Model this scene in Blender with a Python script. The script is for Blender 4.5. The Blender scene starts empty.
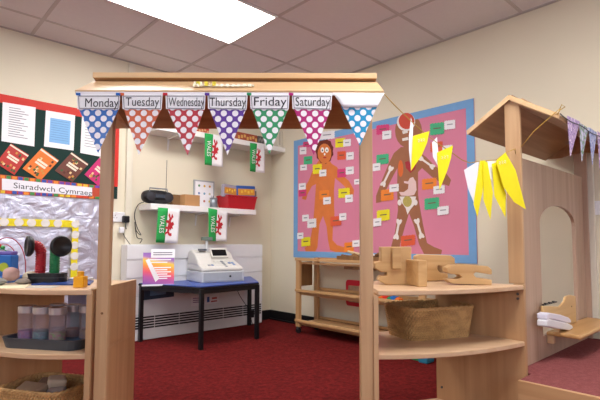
import bpy, bmesh, math, random
from mathutils import Matrix, Vector
random.seed(7)
PI = math.pi
col = bpy.context.scene.collection
scene = bpy.context.scene

# ------------------------------------------------------------------ camera
CH = 0.835
RT = Vector((0.73099, -0.68238, 0.00266)); DN = Vector((0.0452, 0.04454, -0.99798)); FW = Vector((0.68089, 0.72964, 0.0634))
FPX, CX, CY = 457.08, 300.0, 213.58
cd = bpy.data.cameras.new('camera'); cam = bpy.data.objects.new('camera', cd); col.objects.link(cam)
m = Matrix.Identity(4)
for i in range(3):
    m[i][0] = RT[i]; m[i][1] = -DN[i]; m[i][2] = -FW[i]
m[2][3] = CH
cam.matrix_world = m
cd.sensor_width = 36; cd.lens = FPX / 600 * 36; cd.shift_y = (CY - 200) / 600; cd.clip_start = .02
scene.camera = cam

EYE = Vector((0, 0, CH))
def ray(x, y): return RT * ((x - CX) / FPX) + DN * ((y - CY) / FPX) + FW
def onx(X, x, y):
    d = ray(x, y); return EYE + d * (X / d.x)
def ony(Y, x, y):
    d = ray(x, y); return EYE + d * (Y / d.y)
def onz(z, x, y):
    d = ray(x, y); return EYE + d * ((z - CH) / d.z)

# the toy shop stands at 43 degrees to the room: SH turns (across, away, up) into room coordinates
ANG = math.atan2(-0.68238, 0.73099)
SH = Matrix.Rotation(ANG, 4, 'Z')
FH = SH @ Vector((0, 1, 0))
def ond(D, x, y):          # point in shop coordinates on the plane 'D metres away'
    d = ray(x, y); p = EYE + d * (D / d.dot(FH)); return SH.inverted() @ p

WX, WY, CZ = 3.2352, 3.9376, 2.435     # the two visible walls and the ceiling
X0, Y0 = -2.6, -2.6

# ------------------------------------------------------------------ materials
def lin(c):
    if isinstance(c, str): c = tuple(int(c[i:i + 2], 16) for i in (0, 2, 4))
    r = []
    for v in c[:3]:
        v /= 255
        r.append(v / 12.92 if v <= .04045 else ((v + .055) / 1.055) ** 2.4)
    return (*r, 1)
MC = {}
def nt(name):
    mt = bpy.data.materials.new(name); mt.use_nodes = True; n = mt.node_tree
    return mt, n, n.nodes['Principled BSDF']
def N(n, t, **kw):
    o = n.nodes.new(t)
    for k, v in kw.items(): setattr(o, k, v)
    return o
def plain(name, c, rough=.5, metal=0, noise=.06, scale=20, bump=0, bscale=80, alpha=None, trans=0, spec=.4, coat=0):
    if name in MC: return MC[name]
    mt, n, b = nt(name); L = n.links
    tc = N(n, 'ShaderNodeTexCoord'); ns = N(n, 'ShaderNodeTexNoise'); ns.inputs['Scale'].default_value = scale
    L.new(tc.outputs['Object'], ns.inputs['Vector'])
    mx = N(n, 'ShaderNodeMix', data_type='RGBA'); l = lin(c)
    mx.inputs[6].default_value = tuple(v * (1 - noise) for v in l[:3]) + (1,)
    mx.inputs[7].default_value = tuple(min(1, v * (1 + noise)) for v in l[:3]) + (1,)
    L.new(ns.outputs['Fac'], mx.inputs[0]); L.new(mx.outputs[2], b.inputs['Base Color'])
    b.inputs['Roughness'].default_value = rough; b.inputs['Metallic'].default_value = metal
    b.inputs['Specular IOR Level'].default_value = spec
    b.inputs['Coat Weight'].default_value = coat
    b.inputs['Transmission Weight'].default_value = trans
    if alpha is not None: b.inputs['Alpha'].default_value = alpha
    if bump:
        n2 = N(n, 'ShaderNodeTexNoise'); n2.inputs['Scale'].default_value = bscale; L.new(tc.outputs['Object'], n2.inputs['Vector'])
        bp = N(n, 'ShaderNodeBump'); bp.inputs['Strength'].default_value = bump; bp.inputs['Distance'].default_value = .01
        L.new(n2.outputs['Fac'], bp.inputs['Height']); L.new(bp.outputs['Normal'], b.inputs['Normal'])
    MC[name] = mt; return mt
def wood(name, c1, c2, axis='z', rough=.38, sc=1.0):
    if name in MC: return MC[name]
    mt, n, b = nt(name); L = n.links
    tc = N(n, 'ShaderNodeTexCoord'); mp = N(n, 'ShaderNodeMapping')
    s = {'x': (1.2, 26, 26), 'y': (26, 1.2, 26), 'z': (26, 26, 1.2)}[axis]
    mp.inputs['Scale'].default_value = tuple(v * sc for v in s)
    L.new(tc.outputs['Object'], mp.inputs['Vector'])
    ns = N(n, 'ShaderNodeTexNoise'); ns.inputs['Scale'].default_value = 1; ns.inputs['Detail'].default_value = 6; ns.inputs['Distortion'].default_value = .6
    L.new(mp.outputs[0], ns.inputs['Vector'])
    cr = N(n, 'ShaderNodeValToRGB'); cr.color_ramp.elements[0].position = .3; cr.color_ramp.elements[1].position = .7
    cr.color_ramp.elements[0].color = lin(c2); cr.color_ramp.elements[1].color = lin(c1)
    L.new(ns.outputs['Fac'], cr.inputs[0]); L.new(cr.outputs[0], b.inputs['Base Color'])
    b.inputs['Roughness'].default_value = rough
    bp = N(n, 'ShaderNodeBump'); bp.inputs['Strength'].default_value = .06; bp.inputs['Distance'].default_value = .005
    L.new(ns.outputs['Fac'], bp.inputs['Height']); L.new(bp.outputs['Normal'], b.inputs['Normal'])
    MC[name] = mt; return mt
def emit(name, c, s):
    mt, n, b = nt(name); b.inputs['Base Color'].default_value = lin(c)
    b.inputs['Emission Color'].default_value = lin(c); b.inputs['Emission Strength'].default_value = s
    b.inputs['Roughness'].default_value = .4
    return mt
def dots(name, c, dot='F1EEF2'):
    """polka dots in the flag's own UV-less object coordinates: staggered grid in local x,z"""
    mt, n, b = nt(name); L = n.links
    tc = N(n, 'ShaderNodeUVMap')
    def mask(off):
        ad = N(n, 'ShaderNodeVectorMath', operation='ADD'); ad.inputs[1].default_value = (off, off, 0); L.new(tc.outputs[0], ad.inputs[0])
        fr = N(n, 'ShaderNodeVectorMath', operation='FRACTION'); L.new(ad.outputs[0], fr.inputs[0])
        sb = N(n, 'ShaderNodeVectorMath', operation='SUBTRACT'); sb.inputs[1].default_value = (.5, .5, 0); L.new(fr.outputs[0], sb.inputs[0])
        ln = N(n, 'ShaderNodeVectorMath', operation='LENGTH'); L.new(sb.outputs[0], ln.inputs[0])
        lt = N(n, 'ShaderNodeMath', operation='LESS_THAN'); lt.inputs[1].default_value = .27; L.new(ln.outputs['Value'], lt.inputs[0])
        return lt
    a, c2 = mask(0), mask(.5)
    mxm = N(n, 'ShaderNodeMath', operation='MAXIMUM'); L.new(a.outputs[0], mxm.inputs[0]); L.new(c2.outputs[0], mxm.inputs[1])
    mx = N(n, 'ShaderNodeMix', data_type='RGBA'); mx.inputs[6].default_value = lin(c); mx.inputs[7].default_value = lin(dot)
    L.new(mxm.outputs[0], mx.inputs[0]); L.new(mx.outputs[2], b.inputs['Base Color'])
    b.inputs['Roughness'].default_value = .28; b.inputs['Coat Weight'].default_value = .25
    return mt

M_wall = plain('wall paint', 'DED5BF', .75, noise=.03, scale=3, bump=.05, bscale=200)
M_white = plain('white gloss', 'E9E8E6', .35, noise=.02)
M_plast = plain('white plastic', 'E6E6EA', .35, noise=.02)
M_paper = plain('white paper', 'ECEAEE', .6, noise=.03)
M_black = plain('black plastic', '15151A', .35, noise=.1)
M_rubber = plain('black skirting vinyl', '0E0F12', .5, noise=.1)
W_birch_z = wood('beech board upright grain', 'C7A27A', 'B38C65', 'z')
W_birch_x = wood('beech board level grain', 'DFBC90', 'CFA97C', 'x')
W_pink = wood('beech laminate panel', 'C2986E', 'AF845B', 'z')
W_top = wood('beech worktop', 'D6B594', 'C5A07B', 'x')
W_house = wood('beech ply house panel', 'BFA28C', 'AB8C76', 'z')
W_trol = wood('pine trolley', 'C9A070', 'B48A5B', 'y')
W_trolz = wood('pine trolley upright', 'C9A070', 'B48A5B', 'z')
W_block = wood('hardwood block', 'CBA470', 'B68C58', 'x', rough=.5)
W_dark = wood('brown board', '8A6238', '6F4C2A', 'z')

# carpet
def carpet(name, c1, c2, sc=260):
    mt, n, b = nt(name); L = n.links
    tc = N(n, 'ShaderNodeTexCoord'); ns = N(n, 'ShaderNodeTexNoise'); ns.inputs['Scale'].default_value = sc; ns.inputs['Detail'].default_value = 3
    n3 = N(n, 'ShaderNodeTexNoise'); n3.inputs['Scale'].default_value = 45; n3.inputs['Detail'].default_value = 4
    L.new(tc.outputs['Object'], ns.inputs['Vector']); L.new(tc.outputs['Object'], n3.inputs['Vector'])
    av = N(n, 'ShaderNodeMath', operation='ADD'); L.new(ns.outputs['Fac'], av.inputs[0]); L.new(n3.outputs['Fac'], av.inputs[1])
    hf = N(n, 'ShaderNodeMath', operation='MULTIPLY'); hf.inputs[1].default_value = .5; L.new(av.outputs[0], hf.inputs[0])
    cr = N(n, 'ShaderNodeValToRGB'); cr.color_ramp.elements[0].position = .38; cr.color_ramp.elements[1].position = .62
    cr.color_ramp.elements[0].color = lin(c2); cr.color_ramp.elements[1].color = lin(c1)
    L.new(hf.outputs[0], cr.inputs[0]); L.new(cr.outputs[0], b.inputs['Base Color'])
    b.inputs['Roughness'].default_value = .95; b.inputs['Specular IOR Level'].default_value = .1
    bp = N(n, 'ShaderNodeBump'); bp.inputs['Strength'].default_value = .5; bp.inputs['Distance'].default_value = .01
    L.new(ns.outputs['Fac'], bp.inputs['Height']); L.new(bp.outputs['Normal'], b.inputs['Normal'])
    return mt
M_carpet = carpet('red carpet', '782020', '4E1110')
M_carpet2 = carpet('dusty red platform carpet', '9A5A5A', '844848', 200)

# ------------------------------------------------------------------ building helpers
WM = {}
def tag(o, label=None, cat=None, group=None, kind=None):
    if label: o['label'] = label
    if cat: o['category'] = cat
    if group: o['group'] = group
    if kind: o['kind'] = kind
    return o
def thing(name, label, cat, loc, rz=0, group=None):
    o = bpy.data.objects.new(name, None); col.objects.link(o); o.empty_display_size = .05
    o.location = loc; o.rotation_euler = (0, 0, rz)
    WM[o.name] = Matrix.Translation(Vector(loc)) @ Matrix.Rotation(rz, 4, 'Z')
    return tag(o, label, cat, group)

class MB:
    """collects shapes given in frame T (default: the room)"""
    def __init__(s, T=None): s.bm = bmesh.new(); s.T = T or Matrix.Identity(4); s.uv = None
    def v(s, p): return s.bm.verts.new(s.T @ Vector(p))
    def box(s, a, b, R=None):
        a, b = Vector(a), Vector(b); c = (a + b) / 2; vs = []
        for x in (a.x, b.x):
            for y in (a.y, b.y):
                for z in (a.z, b.z):
                    p = Vector((x, y, z))
                    if R: p = c + R @ (p - c)
                    vs.append(s.v(p))
        for q in ((0, 1, 3, 2), (4, 6, 7, 5), (0, 4, 5, 1), (2, 3, 7, 6), (0, 2, 6, 4), (1, 5, 7, 3)):
            s.bm.faces.new([vs[i] for i in q])
        return s
    def prism(s, pts, d):
        """polygon of 3D points pushed out by vector d"""
        d = Vector(d); a = [s.v(p) for p in pts]; b = [s.v(Vector(p) + d) for p in pts]
        n = len(a)
        f = [s.bm.faces.new(a[::-1]), s.bm.faces.new(b)]
        for i in range(n): s.bm.faces.new((a[i], a[(i + 1) % n], b[(i + 1) % n], b[i]))
        if n > 4:
            for q in f: q.normal_update()
            bmesh.ops.triangulate(s.bm, faces=f)
        return s
    def tube(s, pts, r, seg=8, cap=True, closed=False):
        pts = [Vector(p) for p in pts]; n = len(pts); rings = []
        up = None
        for i, p in enumerate(pts):
            if closed: t = (pts[(i + 1) % n] - pts[i - 1]).normalized()
            else: t = (pts[min(i + 1, n - 1)] - pts[max(i - 1, 0)]).normalized()
            if up is None:
                up = Vector((0, 0, 1)) if abs(t.z) < .9 else Vector((1, 0, 0))
            a = t.cross(up).normalized(); bb = a.cross(t).normalized(); up = bb
            rr = r[i] if isinstance(r, (list, tuple)) else r
            rings.append([s.v(p + a * (math.cos(2 * PI * k / seg) * rr) + bb * (math.sin(2 * PI * k / seg) * rr)) for k in range(seg)])
        for i in range(n if closed else n - 1):
            A, B = rings[i], rings[(i + 1) % n]
            for k in range(seg): s.bm.faces.new((A[k], A[(k + 1) % seg], B[(k + 1) % seg], B[k]))
        if cap and not closed:
            s.bm.faces.new(rings[0][::-1]); s.bm.faces.new(rings[-1])
        return s
    def lathe(s, prof, c=(0, 0, 0), seg=24, axis=None):
        """profile of (radius, height) about the z axis at c, or about 'axis'"""
        c = Vector(c); Q = Matrix.Identity(3)
        if axis is not None: Q = Vector((0, 0, 1)).rotation_difference(Vector(axis).normalized()).to_matrix()
        rings = []
        for r, h in prof:
            if r < 1e-6: rings.append([s.v(c + Q @ Vector((0, 0, h)))])
            else: rings.append([s.v(c + Q @ Vector((r * math.cos(2 * PI * k / seg), r * math.sin(2 * PI * k / seg), h))) for k in range(seg)])
        for A, B in zip(rings, rings[1:]):
            if len(A) == 1 and len(B) == 1: continue
            for k in range(seg):
                k2 = (k + 1) % seg
                if len(A) == 1: s.bm.faces.new((A[0], B[k2], B[k]))
                elif len(B) == 1: s.bm.faces.new((A[k], A[k2], B[0]))
                else: s.bm.faces.new((A[k], A[k2], B[k2], B[k]))
        return s
    def grid(s, fn, nu, nv, closeu=False):
        g = [[s.v(fn(i, j)) for j in range(nv)] for i in range(nu)]
        for i in range(nu if closeu else nu - 1):
            for j in range(nv - 1):
                s.bm.faces.new((g[i][j], g[(i + 1) % nu][j], g[(i + 1) % nu][j + 1], g[i][j + 1]))
        return g
    def build(s, name, mat, parent=None, smooth=False, bevel=0, uvf=None, solid=0, bseg=2, recalc=True):
        bm = s.bm
        if recalc: bmesh.ops.recalc_face_normals(bm, faces=bm.faces)
        o = bpy.data.objects.new(name, bpy.data.meshes.new(name))
        if uvf:
            uv = bm.loops.layers.uv.new('UVMap'); Ti = s.T.inverted()
            for f in bm.faces:
                for l in f.loops: l[uv].uv = uvf(Ti @ l.vert.co)
        if parent is not None:
            inv = WM[parent.name].inverted(); bm.transform(inv)
            o.parent = parent; WM[o.name] = WM[parent.name].copy()
        else:
            xs = [v.co.x for v in bm.verts]; ys = [v.co.y for v in bm.verts]; zs = [v.co.z for v in bm.verts]
            c = Vector(((min(xs) + max(xs)) / 2, (min(ys) + max(ys)) / 2, min(zs)))
            bm.transform(Matrix.Translation(-c)); o.location = c; WM[o.name] = Matrix.Translation(c)
        bm.to_mesh(o.data); bm.free()
        col.objects.link(o)
        for mt in (mat if isinstance(mat, list) else [mat]): o.data.materials.append(mt)
        if smooth:
            for p in o.data.polygons: p.use_smooth = True
        if solid:
            md = o.modifiers.new('thickness', 'SOLIDIFY'); md.thickness = solid; md.offset = 0
        if bevel:
            md = o.modifiers.new('bevel', 'BEVEL'); md.width = bevel; md.segments = bseg; md.limit_method = 'ANGLE'; md.angle_limit = .6
        return o
def struct(name, mb, mat, **kw): return tag(mb.build(name, mat, **kw), kind='structure')
def setw(o): WM[o.name] = WM[o.name]

def text_into(mb, s, org, ex, ey, width, height=None, thick=.0006, en=None):
    """writing s as a mesh: origin at left end of the base line, ex right, ey up; fitted to width"""
    cu = bpy.data.curves.new('writing', 'FONT'); cu.body = s; cu.size = 1; cu.offset = 0; cu.resolution_u = 3
    to = bpy.data.objects.new('writing', cu); col.objects.link(to)
    dg = bpy.context.evaluated_depsgraph_get(); me = bpy.data.meshes.new_from_object(to.evaluated_get(dg))
    bpy.data.objects.remove(to); bpy.data.curves.remove(cu)
    xs = [v.co.x for v in me.vertices]; w = max(xs) - min(xs); x0 = min(xs); sx = width / w
    sy = height / .7 if height else sx
    ex, ey, org = Vector(ex).normalized(), Vector(ey).normalized(), Vector(org)
    nrm = en or ex.cross(ey)
    vs = [mb.v(org + ex * ((v.co.x - x0) * sx) + ey * (v.co.y * sy) + nrm * thick) for v in me.vertices]
    for p in me.polygons:
        try: mb.bm.faces.new([vs[i] for i in p.vertices])
        except ValueError: pass
    bpy.data.meshes.remove(me)

# ------------------------------------------------------------------ the room
struct('floor', MB().box((X0 - .2, Y0 - .2, -.1), (WX + .2, WY + .2, 0)), M_carpet)
struct('wall_back', MB().box((X0 - .2, WY, 0), (WX + .2, WY + .2, CZ + .1)), M_wall)
struct('wall_right', MB().box((WX, Y0 - .2, 0), (WX + .2, WY, CZ + .1)), M_wall)
# walls behind the camera, each with a big window opening
def windowed(name, axis, v, a0, a1, w0, w1, z0=.95, z1=2.15):
    mb = MB()
    def b(p0, p1, q0, q1):
        if axis == 'x': mb.box((v - .2, p0, q0), (v, p1, q1))
        else: mb.box((p0, v - .2, q0), (p1, v, q1))
    b(a0, w0, 0, CZ + .1); b(w1, a1, 0, CZ + .1); b(w0, w1, 0, z0); b(w0, w1, z1, CZ + .1)
    struct(name, mb, M_wall)
windowed('wall_left', 'x', X0, Y0 - .2, WY, -2.2, 1.2)
windowed('wall_front', 'y', Y0, X0 - .2, WX, -2.0, 2.6)
M_glass = plain('window glass', 'F4F8FA', .02, noise=0, trans=1.0)
def window(name, axis, v, w0, w1, z0=.95, z1=2.15):
    mb = MB(); k = 4
    def b(p0, p1, q0, q1, t0=-.12, t1=-.06):
        if axis == 'x': mb.box((v + t0, p0, q0), (v + t1, p1, q1))
        else: mb.box((p0, v + t0, q0), (p1, v + t1, q1))
    b(w0, w1, z0, z0 + .05); b(w0, w1, z1 - .05, z1)
    for i in range(k + 1):
        c = w0 + .025 + (w1 - w0 - .05) * i / k; b(c - .025, c + .025, z0, z1)
    struct(name, mb, M_white)
window('window_1', 'x', X0, -2.2, 1.2); window('window_2', 'y', Y0, -2.0, 2.6)

# suspended ceiling: 0.6 m tiles, grid lines fixed from the photograph
GX = [2.0266 - .6 * k for k in range(-2, 9)]; GY = [2.4035 + .6 * k for k in (-9, -8, -7, -6, -5, -4, -3, -2, -1, 0, 1, 2)]
M_tile = plain('ceiling tile', 'E0DDDF', .9, noise=.03, scale=30, bump=.12, bscale=160)
M_tbar = plain('ceiling grid bar', 'C2BCBC', .6, noise=.02)
LIGHTS = [(.8266, 2.4035), (.8266, .0035), (-1.5734, 2.4035)]  # only the first panel is in view; the others are added to light the room
mb = MB()
xs = sorted([X0 - .2, WX + .2] + [g for g in GX if X0 < g < WX]); ys = sorted([Y0 - .2, WY + .2] + [g for g in GY if Y0 < g < WY])
def inlight(x, y): return any(a < x < a + 1.2 and b < y < b + .6 for a, b in LIGHTS)
for i in range(len(xs) - 1):
    for j in range(len(ys) - 1):
        if not inlight((xs[i] + xs[i + 1]) / 2, (ys[j] + ys[j + 1]) / 2):
            mb.box((xs[i], ys[j], CZ), (xs[i + 1], ys[j + 1], CZ + .03))
mb.box((X0 - .2, Y0 - .2, CZ + .12), (WX + .2, WY + .2, CZ + .2))
struct('ceiling', mb, M_tile)
mb = MB()
for g in GX:
    if X0 < g < WX:
        for a, b_ in [(Y0, WY)]: mb.box((g - .012, a, CZ - .004), (g + .012, b_, CZ + .002))
for g in GY:
    if Y0 < g < WY: mb.box((X0, g - .012, CZ - .0035), (WX, g + .012, CZ + .002))
# the bars are cut away over the lights by leaving the lights proud of them
struct('trim_1', mb, M_tbar)
mb = MB()
mb.box((X0, WY - .012, CZ - .008), (WX, WY, CZ)).box((WX - .012, Y0, CZ - .008), (WX, WY, CZ))
struct('trim_2', mb, plain('ceiling edge angle', 'B5ADA8', .6))
M_diff = emit('light diffuser', 'FFFEFC', 19.0)
for i, (a, b_) in enumerate(LIGHTS):
    t = thing('ceiling_light', 'white rectangular light panel set in the tiled ceiling at the top left' if i == 0 else 'white rectangular ceiling light panel added out of view to light the room', 'light', (a + .6, b_ + .3, CZ - .02), 0, None if i == 0 else 'ceiling lights outside the view')
    f = MB(); w = .015
    f.box((a, b_, CZ - .012), (a + 1.2, b_ + w, CZ + .03)).box((a, b_ + .6 - w, CZ - .012), (a + 1.2, b_ + .6, CZ + .03))
    f.box((a, b_ + w, CZ - .012), (a + w, b_ + .6 - w, CZ + .03)).box((a + 1.2 - w, b_ + w, CZ - .012), (a + 1.2, b_ + .6 - w, CZ + .03))
    f.build('frame', M_white, t)
    MB().box((a + w, b_ + w, CZ - .008), (a + 1.2 - w, b_ + .6 - w, CZ + .0)).build('diffuser', M_diff, t)
# skirting
struct('baseboard_right', MB().box((WX - .012, Y0, 0), (WX, WY, .1)).box((WX - .03, Y0, 0), (WX - .012, WY, .015)), M_rubber)
struct('baseboard_back', MB().box((X0, WY - .012, 0), (WX - .012, WY, .1)), M_rubber)
# vertical cable trunking up the back wall and along the right wall
struct('trim_3', MB().box((1.585, WY - .03, .8), (1.64, WY, CZ - .022)), plain('cream trunking', 'DDD6C4', .5), bevel=.003)
p = onx(WX, 589.5, 200)
struct('trim_4', MB().box((WX - .03, p.y - .03, .3), (WX, p.y + .01, CZ - .95)), plain('cream trunking', 'DDD6C4', .5), bevel=.003)

# ------------------------------------------------------------------ heater casing under the shelf
HY = 3.80
t = thing('heater_casing', 'long white ribbed heater casing with black slotted grille along the back wall', 'heater', (2.25, 3.87, 0))
mb = MB(); zs = [0, .215, .375, .53, .685, .815]
mb.box((1.565, HY + .013, 0), (3.005, WY - .012, .815))
for a, b_ in zip(zs, zs[1:]): mb.box((1.565, HY, a + .006), (3.005, HY + .014, b_ - .006))
mb.build('casing', plain('heater white', 'E2E2E4', .45, noise=.02), t)
mb = MB(); n = 26
for r in range(5):
    for k in range(6):
        a = 1.59 + k * .235; z = .098 + r * .022
        mb.box((a, HY - .0015, z), (a + .228, HY + .002, z + .0135))
mb.build('grille', M_black, t)

# ------------------------------------------------------------------ wall shelves
def shelf(label, x0, x1, zt, th, yf=3.70):
    t = thing('wall_shelf', label, 'shelf', ((x0 + x1) / 2, WY, zt - th))
    MB().box((x0, yf, zt - th), (x1, WY - .001, zt)).build('board', M_white, t, bevel=.002)
    for k in range(3):
        x = x0 + (x1 - x0) * (.15 + .35 * k)
        MB().prism([(x, WY - .001, zt - th), (x, yf + .06, zt - th), (x, yf + .06, zt - th - .012), (x, WY - .02, zt - th - .02), (x, WY - .001, zt - th - .12)], (.015, 0, 0)).build('bracket', M_white, t)
    return t
LZ, UZ = 1.166, 1.862
shelf('white lower wall shelf carrying the black stereo and red crate', 1.715, 2.84, LZ, .05)
shelf('white upper wall shelf reaching into the room corner', 1.75, WX - .001, UZ, .05)

# ------------------------------------------------------------------ flags of Wales
DRAGON = [(-1, .35), (-.8, .5), (-.7, .62), (-.62, .45), (-.5, .35), (-.35, .2), (-.2, .3), (-.3, .6), (-.05, .85), (.1, .55), (.35, .7), (.3, .4), (.5, .35), (.35, .15), (.6, .05), (.75, .25), (.7, .5), (.95, .55), (1.0, .3), (.9, 0), (.75, -.15), (.85, -.5), (1.0, -.6), (.7, -.65), (.6, -.3), (.4, -.25), (.35, -.6), (.5, -.7), (.15, -.7), (.2, -.3), (-.1, -.2), (-.2, -.55), (-.05, -.65), (-.4, -.68), (-.38, -.2), (-.55, -.1), (-.8, -.35), (-1.0, -.3), (-.95, -.1), (-.7, .05), (-.65, .2), (-.8, .2)]
M_green = plain('flag green', '1E9E4A', .6); M_flagw = plain('flag white', 'E9E8EA', .6); M_flagr = plain('flag red', 'C22A35', .6)
def wales(q, label, Y=3.685):
    P = [ony(Y, *p) for p in q]            # TL TR BR BL
    def at(u, v, off=0):
        p = (P[0] * (1 - u) + P[1] * u) * (1 - v) + (P[3] * (1 - u) + P[2] * u) * v
        return p + Vector((0, -off - .008 * math.sin(u * 5 + v * 2), 0))
    c = at(.5, 0); t = thing('wales_flag', label, 'flag', c, 0, 'paper flags of Wales hung along the wall shelves')
    for nm, mt, a, b_ in (('green_half', M_green, 0, .43), ('white_half', M_flagw, .43, 1)):
        mb = MB(); mb.grid(lambda i, j: at(a + (b_ - a) * i / 6, j / 8), 7, 9); mb.build(nm, mt, t, smooth=True, solid=.001)
    mb = MB(); k = []
    for x, y in DRAGON:                     # the flag hangs turned a quarter clockwise
        k.append(mb.v(at(.56 + .27 * y, .47 + .33 * x, .0025)))
    f = mb.bm.faces.new(k); f.normal_update(); bmesh.ops.triangulate(mb.bm, faces=[f])
    mb.build('dragon', M_flagr, t, recalc=False)
    mb = MB(); h = (P[3] - P[0]).length
    text_into(mb, 'WALES', at(.11, .22, .004), P[3] - P[0], P[1] - P[0], h * .5, .042, .0)
    mb.build('lettering', M_flagw, t, recalc=False)
wales([(204.7, 133), (223.3, 136.7), (222.5, 167), (204.2, 164.7)], 'small Wales flag hanging from the upper shelf, behind the purple bunting flag')
wales([(250, 142.8), (265.2, 145.3), (264.4, 173), (249.5, 171.3)], 'small Wales flag hanging from the upper shelf, nearest the room corner')
wales([(158, 207.4), (180.5, 209.5), (177.4, 243.6), (155.3, 242.5)], 'small Wales flag hanging from the lower shelf below the black stereo')
wales([(208.3, 208), (228, 212), (226.5, 241.6), (208.2, 241)], 'small Wales flag hanging from the lower shelf above the cash register')

# ------------------------------------------------------------------ things on the shelves
def bx(x0, x1, y0, y1, z0, h): return MB().box((x0, y0, z0), (x1, y1, z0 + h))
def sx(px, Y=3.75, py=200): return ony(Y, px, py).x
# stereo
a, b_ = sx(143, 3.78), sx(172, 3.78); c = (a + b_) / 2; w = (b_ - a) / 2
t = thing('portable_stereo', 'rounded black portable stereo on the left end of the lower shelf', 'stereo', (c, 3.8, LZ))
mb = MB(); prof = []
for k in range(17):
    ph = PI * k / 16; prof.append((.064 * (math.sin(ph) ** .45 if 0 < k < 16 else 0), -w * math.cos(ph) ** 1 if True else 0))
mb.lathe(prof, (c, 3.8, LZ + .066), 24, (1, 0, 0)); mb.build('body', M_black, t, smooth=True)
for s_ in (-1, 1):
    MB().lathe([(0, 0), (.042, 0), (.044, .004), (.038, .008), (0, .006)], (c + s_ * w * .62, 3.8 - .058, LZ + .066), 20, (0, -1, .1)).build('speaker', plain('speaker grille', '2A2A30', .7), t, smooth=True)
MB().tube([(c - w * .62, 3.77, LZ + .105), (c - w * .6, 3.77, LZ + .14), (c + w * .6, 3.77, LZ + .14), (c + w * .62, 3.77, LZ + .105)], .006).build('carry_handle', plain('grey plastic', '8B8D92', .4), t)
MB().box((c - .045, 3.731, LZ + .055), (c + .045, 3.74, LZ + .085)).build('display', plain('dim blue display', '38424E', .2), t)
# cable from it
def cable(name, pts, r, label, cat='cable', mat=M_black):
    P = [Vector(p) for p in pts]; out = []
    for i in range(len(P) - 1):
        p0, p1, p2, p3 = P[max(i - 1, 0)], P[i], P[i + 1], P[min(i + 2, len(P) - 1)]
        for k in range(6):
            u = k / 6; out.append(.5 * ((2 * p1) + (p2 - p0) * u + (2 * p0 - 5 * p1 + 4 * p2 - p3) * u * u + (3 * p1 - p0 - 3 * p2 + p3) * u ** 3))
    out.append(P[-1])
    return tag(MB().tube(out, r, 6).build(name, mat, smooth=True), label, cat)
cable('power_cable', [ony(3.84, 144, 202)] + [ony(3.90, *p) for p in ((138, 205), (134.5, 215), (137, 227), (141, 235), (136.5, 231), (134.8, 222), (137, 237), (142, 239), (140, 243))], .0035, 'thin black power cable dangling in a loop below the left end of the shelf')
cable('thin_wall_wire', [ony(WY - .004, 167, 160), ony(WY - .004, 166.5, 175), ony(WY - .004, 166, 192)], .002, 'thin dark wire running up the wall above the stereo')
# socket + plug on the wall
def socket(t, c, axis, w=.145, h=.086):
    if axis == 'y': MB().box((c.x - w / 2, c.y - .012, c.z - h / 2), (c.x + w / 2, c.y, c.z + h / 2)).build('plate', M_plast, t, bevel=.004)
    else: MB().box((c.x - .012, c.y - w / 2, c.z - h / 2), (c.x, c.y + w / 2, c.z + h / 2)).build('plate', M_plast, t, bevel=.004)
    for s_ in (-1, 1):
        mb = MB()
        for dx, dz, a_, b2 in ((0, .012, .004, .008), (-.012, -.008, .007, .004), (.012, -.008, .007, .004)):
            q = s_ * w * .25 + dx
            if axis == 'y': mb.box((c.x + q - a_ / 2, c.y - .0135, c.z + dz - b2 / 2), (c.x + q + a_ / 2, c.y - .011, c.z + dz + b2 / 2))
            else: mb.box((c.x - .0135, c.y + q - a_ / 2, c.z + dz - b2 / 2), (c.x - .011, c.y + q + a_ / 2, c.z + dz + b2 / 2))
        mb.build('pin_holes', M_black, t)
        mb = MB(); q = s_ * w * .25
        if axis == 'y': mb.box((c.x + q - .006, c.y - .016, c.z + .022), (c.x + q + .006, c.y - .011, c.z + .036))
        else: mb.box((c.x - .016, c.y + q - .006, c.z + .022), (c.x - .011, c.y + q + .006, c.z + .036))
        mb.build('switch', M_plast, t)
p = ony(WY, 119, 217); t = thing('wall_socket', 'white double wall socket with a black plug in it beside the left post', 'socket', p); socket(t, p, 'y')
q = p + Vector((.045, -.012, -.02))
t = thing('mains_plug', 'black mains plug pushed into the double socket by the left post', 'plug', q)
MB().box(q + Vector((-.028, -.045, -.028)), q + Vector((.028, -.002, .03))).build('body', M_black, t, bevel=.008)
MB().tube([q + Vector((0, -.025, -.028)), q + Vector((0, -.025, -.06)), q + Vector((.005, -.025, -.085))], .005).build('cord_grip', M_black, t, smooth=True)
q = ony(WY - .03, 121.5, 230)
t = thing('charger_plug', 'small white adaptor hanging on a dark lead under the wall socket', 'adaptor', q)
MB().box(q + Vector((-.02, -.015, -.025)), q + Vector((.02, .015, .025))).build('body', M_plast, t, bevel=.005)
MB().tube([q + Vector((.01, 0, -.02)), q + Vector((.03, 0, -.06)), q + Vector((.06, .0, -.1)), q + Vector((.085, 0, -.13))], .003).build('lead', M_black, t, smooth=True)
p = onx(WX, 597, 208); t = thing('wall_socket', 'white double wall socket on the right wall beside the play house', 'socket', p); socket(t, p, 'x')
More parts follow.
